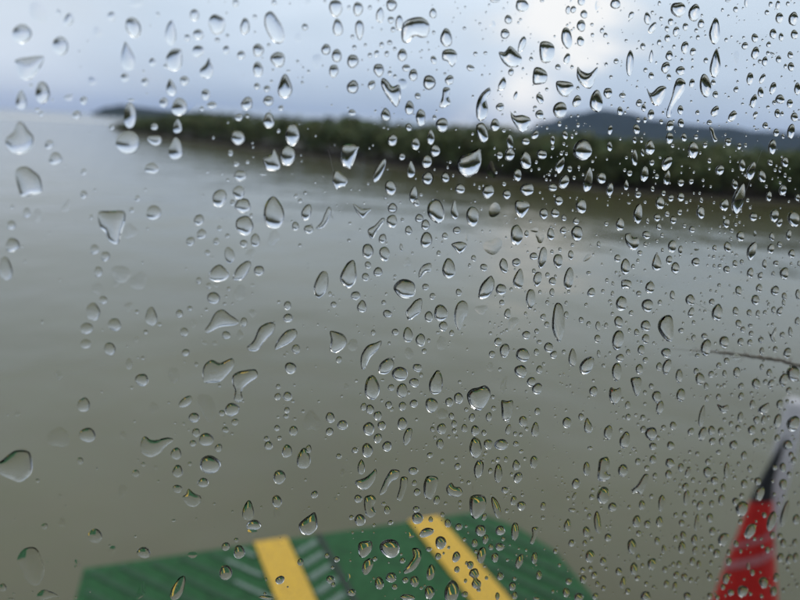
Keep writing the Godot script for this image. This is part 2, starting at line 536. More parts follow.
func make_red_boat() -> void:
	# side on, its bow swept up to the right; measures in metres from the tip of the prow
	var away := 4.0
	var d := ray(786, 437)
	var tip := EYE + d * away
	var view := Vector3(d.x, 0, d.z).normalized()
	var right := view.cross(Vector3.UP).normalized()
	var boat := thing("moored_boat", "red wooden boat with a black-tipped upswept prow at the right", "boat", Vector3(tip.x, 0, tip.z))
	var dist := (tip - EYE).dot(view)
	# a point of the boat's side plane, which stands upright across the line of sight, z metres this side of it; x, y count from the tip
	var frame := func(x: float, y: float, z: float) -> Vector3:
		var r := ray(786 + x, 437 + y)
		var g := EYE + r * (dist / r.dot(view)) - view * z
		return g - Vector3(tip.x, 0, tip.z)
	var k := away / FOCAL
	# stations down the prow: left (sheer) x, right (stem) x, y, half thickness; in pixels of the photograph
	var st_px := [[-1, 1, 0, 1], [-10, -3, 14, 3], [-27, -12, 44, 6], [-36, -13, 62, 8], [-42, -13, 78, 10], [-52, -12, 105, 14], [-63, -10, 133, 18], [-74, -8, 162, 22], [-92, -8, 205, 28], [-112, -10, 250, 36], [-150, -20, 300, 46], [-300, -60, 335, 52], [-310, -90, 400, 44]]
	var loft := func(a: int, b: int, grow: float) -> ArrayMesh:
		var s := new_st(false)
		var rings := []
		for i in range(a, b + 1):
			var r: Array = st_px[i]
			var c: float = (r[0] + r[1]) / 2.0
			var hx: float = (r[1] - r[0]) / 2.0 + grow
			var ring := []
			for j in 12:
				var an := TAU * j / 12.0
				var ca := cos(an)
				var sa := sin(an)
				ring.append(frame.call(c + hx * signf(ca) * pow(absf(ca), 0.7), r[2], (r[3] + grow) * signf(sa) * pow(absf(sa), 0.8) * k))
			rings.append(ring)
		for i in rings.size() - 1:
			for j in 12:
				var l := (j + 1) % 12
				quad(s, rings[i][j], rings[i + 1][j], rings[i + 1][l], rings[i][l])
		for j in range(1, 11):
			for v in [rings[0][0], rings[0][j], rings[0][j + 1], rings[-1][0], rings[-1][j + 1], rings[-1][j]]:
				s.add_vertex(v)
		return done(s)
	var red := mottled([[0.0, Color(0.30, 0.006, 0.006)], [0.5, Color(0.45, 0.010, 0.010)], [1.0, Color(0.54, 0.022, 0.018)]], 1.5, 0.45, 0.5, 51, 0.02)
	put("hull", loft.call(3, 12, 0.0), red, boat)
	var black := paint(Color(0.012, 0.013, 0.018), 0.4)
	put("prow_tip", loft.call(0, 3, 0.3), black, boat)
	var pale := mottled([[0.0, Color(0.36, 0.09, 0.10)], [1.0, Color(0.42, 0.17, 0.19)]], 3.0, 0.5, 0.5, 52, 0.02)
	for bnd in [[96.0, 5.0], [113.0, 8.0]]:
		var s := new_st()
		var cut := func(y: float) -> Array:
			for i in st_px.size() - 1:
				if y >= st_px[i][2] and y <= st_px[i + 1][2]:
					var t: float = (y - st_px[i][2]) / float(st_px[i + 1][2] - st_px[i][2])
					return [lerpf(st_px[i][0], st_px[i + 1][0], t), lerpf(st_px[i][1], st_px[i + 1][1], t), lerpf(st_px[i][3], st_px[i + 1][3], t)]
			return []
		var loops := []
		for e in 2:
			var y: float = bnd[0] + e * bnd[1]
			var ring := []
			for j in 24:
				var an := TAU * j / 24.0
				var q0: Array = cut.call(y)
				var tilt := -7.0 * cos(an)
				var q: Array = cut.call(y + tilt)
				var hx: float = (q[1] - q[0]) / 2.0 + 0.9
				ring.append(frame.call((q[0] + q[1]) / 2.0 + hx * signf(cos(an)) * pow(absf(cos(an)), 0.7), y + tilt, (q[2] + 0.9) * signf(sin(an)) * pow(absf(sin(an)), 0.8) * k))
			loops.append(ring)
		for j in 24:
			var l := (j + 1) % 24
			quad(s, loops[0][j], loops[1][j], loops[1][l], loops[0][l])
		put("band", done(s), pale, boat)
	# the pale post that the boat is tied to
	var foot := EYE + ray(797, 400) * 4.3
	var post := thing("mooring_post", "pale painted mooring post standing right of the red prow", "post", Vector3(foot.x, 0, foot.z))
	var ps := new_st(true)
	add_tube(ps, [Vector3(0, -0.5, 0), Vector3(0, foot.y - 0.03, 0), Vector3(0, foot.y, 0)], [0.075, 0.07, 0.055], 14)
	put("shaft", done(ps), mottled([[0.0, Color(0.36, 0.35, 0.38)], [1.0, Color(0.52, 0.51, 0.54)]], 2.0, 0.5, 0.5, 53, 0.02), post)

func make_rope() -> void:
	var z := -0.05
	var path := [[668, 349], [700, 351], [730, 353.5], [750, 356.5], [775, 359.5], [800, 366], [840, 378], [900, 395]]
	var pts := path.map(func(p): return on_glass(p[0], p[1], z))
	var base: Vector3 = pts[-1]
	var rope := thing("frayed_cord", "frayed brown cord strung outside the window at the right edge", "cord", base)
	var brown := mottled([[0.0, Color(0.30, 0.25, 0.21)], [1.0, Color(0.50, 0.44, 0.38)]], 60.0, 0.9, 0.3, 61, 0.03)
	var end: Vector3 = Vector3(0.66, base.y - 0.05, -0.034)
	var curve := Curve3D.new()
	for i in pts.size():
		var v: Vector3 = pts[i]
		var dir: Vector3 = (pts[mini(i + 1, pts.size() - 1)] - pts[maxi(i - 1, 0)]) * 0.18
		curve.add_point(v - base, -dir, dir)
	curve.add_point(end - base)
	for s in 7:
		var st := new_st(true)
		var line := []
		var radii := []
		var start := [0.0, 0.025, 0.035, 0.045, 0.05, 0.06, 0.04][s] as float
		var total := curve.get_baked_length()
		var ph := TAU * s / 7.0
		for i in 90:
			var u := start * 0.5 + (total - start * 0.5) * i / 89.0
			var p := curve.sample_baked(u)
			var loose := clampf((u - 0.012) / 0.05, 0.0, 1.0)
			var r := 0.0005 * loose + 0.0002
			var a := ph + u * 420.0
			p += Vector3(0, cos(a), sin(a)) * r + Vector3(0, sin(u * 300.0 + s * 2.1), 0) * 0.0003
			line.append(p)
			radii.append(0.00008 + 0.00013 * loose)
		add_tube(st, line, radii, 5)
		put("strand", done(st), brown, rope)
	var fray := new_st()
	var r2 := RandomNumberGenerator.new()
	r2.seed = 77
	for i in 70:
		var u := r2.randf_range(0.012, 0.11)
		var p := curve.sample_baked(u)
		var o := Vector3(r2.randfn() * 0.002, r2.randfn() * 0.0016, r2.randfn() * 0.001)
		add_tube(fray, [p, p + o * 0.6 + Vector3(0.0008, 0, 0), p + o], [0.00012, 0.0001, 0.00006], 3)
	var f := put("fray", done(fray), brown, rope)
	tag(f, "", "", "", "stuff")

# ---------------------------------------------------------------- raindrops on the outside of the pane
func water_look() -> StandardMaterial3D:
	var m := StandardMaterial3D.new()
	m.albedo_color = Color(1, 1, 1, 0.0)
	m.roughness = 0.0
	m.refraction_enabled = true
	m.refraction_scale = 0.033
	return m

func oval(d: Array, off: Vector2) -> PackedVector2Array:
	var out := PackedVector2Array()
	var c := off + Vector2(d[0], d[1]) / 4.0
	var a: float = d[2] / 8.0
	var b: float = d[3] / 8.0
	var lean: float = d[4] if d.size() > 4 else rng.randfn() * 4.0
	var pt: float = d[5] if d.size() > 5 else 0.0
	var n := 40 if a * b > 60.0 else 28 if a * b > 16.0 else 20
	var f1 := rng.randf() * TAU
	var f2 := rng.randf() * TAU
	var k1 := rng.randf_range(0.01, 0.06)
	var k2 := rng.randf_range(0.01, 0.055)
	if d.size() > 6:
		k1 *= 3.0
		k2 *= 3.0
	var k3 := rng.randf_range(0.0, 0.03) if a * b > 16.0 else 0.0
	var f3 := rng.randf() * TAU
	for i in n:
		var t := TAU * i / n
		var v := Vector2(sin(t), -cos(t))
		var s := (1.0 - v.y) / 2.0 if pt > 0 else (1.0 + v.y) / 2.0
		v.x *= 1.0 - absf(pt) * pow(s, 1.3) * 0.9
		v *= 1.0 + k1 * sin(2.0 * t + f1) + k2 * sin(3.0 * t + f2) + k3 * sin(5.0 * t + f3)
		out.append(c + Vector2(v.x * a, v.y * b).rotated(deg_to_rad(lean)))
	return out

func smooth_ring(flat: Array, off: Vector2) -> PackedVector2Array:
	var p := []
	for i in flat.size() / 2:
		p.append(off + Vector2(flat[i * 2], flat[i * 2 + 1]) / 4.0)
	var out := PackedVector2Array()
	var n := p.size()
	var each := 7
	for i in n:
		for j in each:
			out.append(p[i].cubic_interpolate(p[(i + 1) % n], p[(i + n - 1) % n], p[(i + 2) % n], float(j) / each))
	return out

func area_of(ring: PackedVector2Array) -> float:
	var s := 0.0
	for i in ring.size():
		s += (ring[i] - ring[0]).cross(ring[(i + 1) % ring.size()] - ring[0])
	return s / 2.0

func middle_of(ring: PackedVector2Array) -> Vector2:
	var c := Vector2.ZERO
	var s := 0.0
	for i in ring.size():
		var p := ring[i] - ring[0]
		var q := ring[(i + 1) % ring.size()] - ring[0]
		var w := p.cross(q)
		c += (p + q) * w
		s += w
	return ring[0] + c / (3.0 * s)

# A drop of water: flat where it meets the glass, domed outside, thickest a little below its middle. Returns [vertices, normals, indices].
func drop_shape(ring: PackedVector2Array, wet: float, rows: int) -> Array:
	if area_of(ring) < 0.0:
		ring.reverse()
	var mid := middle_of(ring)
	var z0 := OUT_FACE - 0.00004
	var c3 := on_glass(mid.x, mid.y, z0)
	var rim := []
	var far := 0.0
	for p in ring:
		var v := on_glass(p.x, p.y, z0)
		rim.append(v)
		far = maxf(far, v.distance_to(c3))
	var n := rim.size()
	var size := 0.0
	for i in n:
		size += (rim[i] - c3).cross(rim[(i + 1) % n] - c3).length() / 2.0
	var half := minf(size / (PI * far), sqrt(size / PI))
	var big_r := 1.0 / sin(wet)
	var low := big_r * cos(wet)
	var v := PackedVector3Array([c3 + Vector3(0, -0.14 * half, -(big_r - low) * half)])
	for k in range(1, rows + 1):
		var q := sin(float(k) / rows * PI / 2.0)
		var tall := (sqrt(maxf(big_r * big_r - q * q, 0.0)) - low) * half
		for i in n:
			var p: Vector3 = c3 + (rim[i] - c3) * q
			p.y -= 0.14 * half * (1.0 - q * q)
			p.z = z0 - tall
			v.append(p)
	var f := PackedInt32Array()
	for i in n:
		var l := (i + 1) % n
		f.append_array([0, 1 + i, 1 + l])
		for k in rows - 1:
			var a := 1 + k * n + i
			var b := 1 + k * n + l
			f.append_array([a, a + n, b, b, a + n, b + n])
	# clockwise seen from outdoors (-z)
	var test := (v[f[2]] - v[f[0]]).cross(v[f[1]] - v[f[0]])
	if test.z > 0.0:
		for i in f.size() / 3:
			var s := f[i * 3 + 1]
			f[i * 3 + 1] = f[i * 3 + 2]
			f[i * 3 + 2] = s
	var nr := PackedVector3Array()
	nr.resize(v.size())
	for i in f.size() / 3:
		var g := (v[f[i * 3 + 2]] - v[f[i * 3]]).cross(v[f[i * 3 + 1]] - v[f[i * 3]])
		for j in 3:
			nr[f[i * 3 + j]] += g
	for i in nr.size():
		nr[i] = nr[i].normalized()
	var dome := v.size()
	var turn := 1 if test.z > 0.0 else 0
	v.append(c3)
	nr.append(Vector3.BACK)
	for i in n:
		v.append(rim[i])
		nr.append(Vector3.BACK)
	for i in n:
		var l := (i + 1) % n
		if turn:
			f.append_array([dome, dome + 1 + i, dome + 1 + l])
		else:
			f.append_array([dome, dome + 1 + l, dome + 1 + i])
	return [v, nr, f]

# How deep inside its outline a point of a ragged drop lies: 0 on the rim, smooth within (the sum of mean value weights, inverted)
func inside_of(p: Vector2, ring: PackedVector2Array) -> float:
	var w := 0.0
	var n := ring.size()
	for i in n:
		var a := ring[i] - p
		var b := ring[(i + 1) % n] - p
		var la := a.length()
		var lb := b.length()
		if la < 1e-9 or lb < 1e-9:
			return 0.0
		var t := a.cross(b) / (la * lb + a.dot(b))
		w += t * (1.0 / la + 1.0 / lb)
	return 1.0 / maxf(w, 1e-6)

func ragged_shape(px_ring: PackedVector2Array, wet: float) -> Array:
	if area_of(px_ring) < 0.0:
		px_ring.reverse()
	var z0 := OUT_FACE - 0.00004
	var ring := PackedVector2Array()
	for p in px_ring:
		var g := on_glass(p.x, p.y, z0)
		ring.append(Vector2(g.x, g.y))
	if area_of(ring) < 0.0:
		ring.reverse()
	var n := ring.size()
	var box := Rect2(ring[0], Vector2.ZERO)
	for p in ring:
		box = box.expand(p)
	var size := area_of(ring)
	var reach := maxf(box.size.x, box.size.y) / 2.0
	var half := clampf(size / (PI * reach), 0.0, sqrt(size / PI))
	var pts := ring.duplicate()
	var tries := []
	for inset in [0.05, 0.14, 0.26]:
		for i in n:
			var t := (ring[(i + 1) % n] - ring[(i + n - 1) % n]).normalized()
			tries.append([ring[i] + Vector2(-t.y, t.x) * inset * half, inset * half * 0.8, half * (0.03 + 0.25 * inset)])
	var step := half * 0.2
	for iy in int(box.size.y / step) + 1:
		for ix in int(box.size.x / step) + 2:
			tries.append([box.position + Vector2((ix + (0.5 if iy % 2 else 0.0)) * step, iy * step), half * 0.3, step * 0.7])
	for t in tries:
		if not Geometry2D.is_point_in_polygon(t[0], ring):
			continue
		var clear := true
		for i in pts.size():
			if pts[i].distance_to(t[0]) < (t[2] if i >= n else t[1] * 0.9):
				clear = false
				break
		if clear:
			pts.append(t[0])
	var deep := PackedFloat32Array()
	var most := 0.0
	for i in pts.size():
		deep.append(0.0 if i < n else inside_of(pts[i], ring))
		most = maxf(most, deep[i])
	var big_r := 1.0 / sin(wet)
	var low := big_r * cos(wet)
	var v := PackedVector3Array()
	for i in pts.size():
		var u := deep[i] / most
		v.append(Vector3(pts[i].x, pts[i].y - 0.10 * half * u, z0 - half * (sqrt(big_r * big_r - 1.0 + u) - low)))
	var f := PackedInt32Array()
	var tri := Geometry2D.triangulate_delaunay(pts)
	var flat := PackedInt32Array()
	for k in tri.size() / 3:
		var a := tri[k * 3]
		var b := tri[k * 3 + 1]
		var c := tri[k * 3 + 2]
		if not Geometry2D.is_point_in_polygon((pts[a] + pts[b] + pts[c]) / 3.0, ring):
			continue
		# clockwise seen from outdoors is anticlockwise in (x, y) seen from indoors mirrored
		if (pts[b] - pts[a]).cross(pts[c] - pts[a]) < 0.0:
			var s := b
			b = c
			c = s
		f.append_array([a, b, c])
		flat.append_array([a, c, b])
	var nr := PackedVector3Array()
	nr.resize(v.size())
	for i in f.size() / 3:
		var g := (v[f[i * 3 + 2]] - v[f[i * 3]]).cross(v[f[i * 3 + 1]] - v[f[i * 3]])
		for j in 3:
			nr[f[i * 3 + j]] += g
	for i in nr.size():
		nr[i] = nr[i].normalized()
	var dome := v.size()
	for i in dome:
		v.append(Vector3(pts[i].x, pts[i].y, z0))
		nr.append(Vector3.BACK)
	for i in flat:
		f.append(dome + i)
	return [v, nr, f]

func mesh_of(s: Array, origin: Vector3) -> ArrayMesh:
	var v := PackedVector3Array()
	for p in s[0]:
		v.append(p - origin)
	var arrays := []
	arrays.resize(Mesh.ARRAY_MAX)
	arrays[Mesh.ARRAY_VERTEX] = v
	arrays[Mesh.ARRAY_NORMAL] = s[1]
	arrays[Mesh.ARRAY_INDEX] = s[2]
	var m := ArrayMesh.new()
	m.add_surface_from_arrays(Mesh.PRIMITIVE_TRIANGLES, arrays)
	return m

func backdrop(p: Vector2) -> String:
	if p.x > 705 and p.y > 440 and p.x > 785 - (p.y - 440) * 0.45:
		return "over the red prow"
	var wood := 113.0 + maxf(0.0, p.x - 130.0) * 0.062
	if p.y < wood - 4:
		if p.x > 515 and p.y > 122:
			return "over the hazy hills"
		return ["over the sky at upper left", "over the sky left of centre", "over the sky right of centre", "over the sky at upper right"][clampi(int(p.x / 200.0), 0, 3)]
	if p.x > 130 and p.y < wood + 42:
		return "over the mangroves at left" if p.x < 330 else "over the mangroves at centre" if p.x < 560 else "over the mangroves at right"
	if p.y > 515 and p.x > 80 and p.x < 590 and p.y > 570 - (p.x - 80) * 0.16 and p.y > 515 + (p.x - 470) * 0.7:
		if absf(p.x - (268 + 0.67 * (p.y - 540))) < 26 or absf(p.x - (430 + 0.68 * (p.y - 517))) < 26:
			return "over a yellow deck stripe"
		return "over the green deck"
	var row := "upper" if p.y < 265 else "middle" if p.y < 395 else "lower"
	var col: String = ["far left", "left", "right", "far right"][clampi(int(p.x / 200.0), 0, 3)]
	return "over the %s water at %s" % [row, col]

func make_drops() -> void:
	var all := []
	for table in [drops_seen(), drops_seen_below()]:
		for off in table:
			for d in table[off]:
				var flat: bool = d.size() > 6
				var asp: float = maxf(d[2], d[3]) / minf(d[2], d[3])
				var look_of := "flat faint" if flat else "teardrop" if d.size() > 5 and absf(d[5]) >= 0.4 else "slanted" if d.size() > 4 and absf(d[4]) >= 15 else "round" if asp < 1.22 else "wide" if d[2] > d[3] else "slender" if asp > 1.75 else "oval"
				all.append({"ring": oval(d, off), "c": off + Vector2(d[0], d[1]) / 4.0, "flat": flat, "look": look_of, "r": minf(d[2], d[3]) / 8.0, "tile": off})
	var ragged := ragged_drops()
	for off in ragged:
		for p in ragged[off]:
			var ring := smooth_ring(p, off)
			var c := middle_of(ring)
			all.append({"ring": ring, "c": c, "flat": false, "look": "ragged", "r": sqrt(absf(area_of(ring)) / PI), "tile": off})
	for d in all:
		d.area = absf(area_of(d.ring))
	all.sort_custom(func(a, b): return a.area > b.area)
	# a drop that was read off twice at the edge of two tiles counts once
	var kept := []
	var cells := {}
	for d in all:
		var clear := true
		var key := Vector2i(d.c / 40.0)
		for x in range(-1, 2):
			for y in range(-1, 2):
				for e in cells.get(key + Vector2i(x, y), []):
					if clear and (Geometry2D.is_point_in_polygon(d.c, e.ring) or d.c.distance_to(e.c) < (d.r + e.r) * (0.55 if d.tile == e.tile or "ragged" in [d.look, e.look] else 1.15)):
						clear = false
						if d.tile != e.tile and e.look != "ragged" and d.look != "ragged" and not e.flat and not d.flat:   # two halves of one drop
							var box := Rect2(e.ring[0], Vector2.ZERO)
							for p in e.ring + d.ring:
								box = box.expand(p)
							var mid := box.get_center()
							e.ring = oval([mid.x * 4.0, mid.y * 4.0, box.size.x * 4.0, box.size.y * 4.0, 4.0, 0.15], Vector2.ZERO)
							e.c = mid
							e.area = absf(area_of(e.ring))
							e.r = minf(box.size.x, box.size.y) / 2.0
							e.look = "oval" if box.size.y > box.size.x * 1.22 else "wide" if box.size.x > box.size.y * 1.22 else "round"
		if clear:
			kept.append(d)
			if not cells.has(key):
				cells[key] = []
			cells[key].append(d)
	kept.sort_custom(func(a, b): return a.area > b.area)
	var water := water_look()
	var fine := [PackedVector3Array(), PackedVector3Array(), PackedInt32Array()]
	var named := {}
	var shown := []
	for i in kept.size():
		var d: Dictionary = kept[i]
		var steep: float = lerpf(46.0, 73.0, smoothstep(40.0, 380.0, d.c.x)) + rng.randfn() * 5.0
		if d.look == "ragged":
			steep *= 0.85
		if d.flat:
			steep = rng.randf_range(12.0, 19.0)
		d.shape = ragged_shape(d.ring, deg_to_rad(clampf(steep, 8.0, 86.0))) if d.look == "ragged" else drop_shape(d.ring, deg_to_rad(clampf(steep, 8.0, 86.0)), 10 if d.area > 60 else 7)
		if i < 300:
			var big := "large" if d.area > 150 else "medium" if d.area > 75 else "small"
			var key: String = "%s %s raindrop on window %s" % [big, d.look, backdrop(d.c)]
			d.key = key
			if not named.has(key):
				named[key] = []
			named[key].append(d)
			shown.append(d)
		else:
			join(fine, d.shape)
	var order := ["leftmost", "second from left", "third from left", "fourth from left", "fifth from left", "sixth from left", "seventh from left", "eighth from left", "ninth from left", "tenth from left", "eleventh from left", "twelfth from left"]
	for key in named:
		var row: Array = named[key]
		row.sort_custom(func(a, b): return a.c.x < b.c.x)
		for j in row.size():
			row[j].label = key if row.size() == 1 else "%s, %s" % [key, order[mini(j, 11)]]
	for d in shown:
		var at := on_glass(d.c.x, d.c.y)
		var o := put("raindrop", mesh_of(d.shape, at), water)
		o.position = at
		tag(o, d.label, "raindrop", "raindrops on the cabin window")
	# specks too small to pick apart, thicker to the right, and the rest of the pane
	for k in 4300:
		var p := Vector2(rng.randf() * 800.0, rng.randf() * 600.0)
		if k >= 3000:
			p = Vector2(rng.randf_range(-260, 1150), rng.randf_range(-300, 900))
			if Rect2(-6, -6, 812, 612).has_point(p):
				continue
		elif rng.randf() > 0.08 + 0.92 * smoothstep(180.0, 640.0, p.x):
			continue
		var g := on_glass(p.x, p.y)
		if g.x < -0.385 or g.x > 0.585 or g.y < 3.555 or g.y > 4.265:
			continue
		var r := rng.randf_range(1.4, 5.0) if k < 3000 else rng.randf_range(6, 22)
		var clear := true
		var key := Vector2i(p / 40.0)
		for x in range(-1, 2):
			for y in range(-1, 2):
				for e in cells.get(key + Vector2i(x, y), []):
					if clear and (Geometry2D.is_point_in_polygon(p, e.ring) or p.distance_to(e.c) < (r / 4.0 + e.r) * 1.15):
						clear = false
		if not clear:
			continue
		var ring := oval([p.x * 4.0, p.y * 4.0, r * 2.0, r * 2.0 * rng.randf_range(1.0, 1.4)], Vector2.ZERO)
		if not cells.has(key):
			cells[key] = []
		cells[key].append({"ring": ring, "c": p, "r": r / 4.0})
		join(fine, drop_shape(ring, deg_to_rad(rng.randf_range(50.0, 75.0)), 6))
	var o := put("fine_raindrops", mesh_of(fine, Vector3.ZERO), water)
	tag(o, "fine scatter of tiny raindrops between the larger ones on the window", "droplets", "", "stuff")
	print("drops: ", kept.size(), " fine vertices: ", fine[0].size())

func join(into: Array, s: Array) -> void:
	var first: int = into[0].size()
	into[0].append_array(s[0])
	into[1].append_array(s[1])
	for i in s[2]:
		into[2].append(first + i)
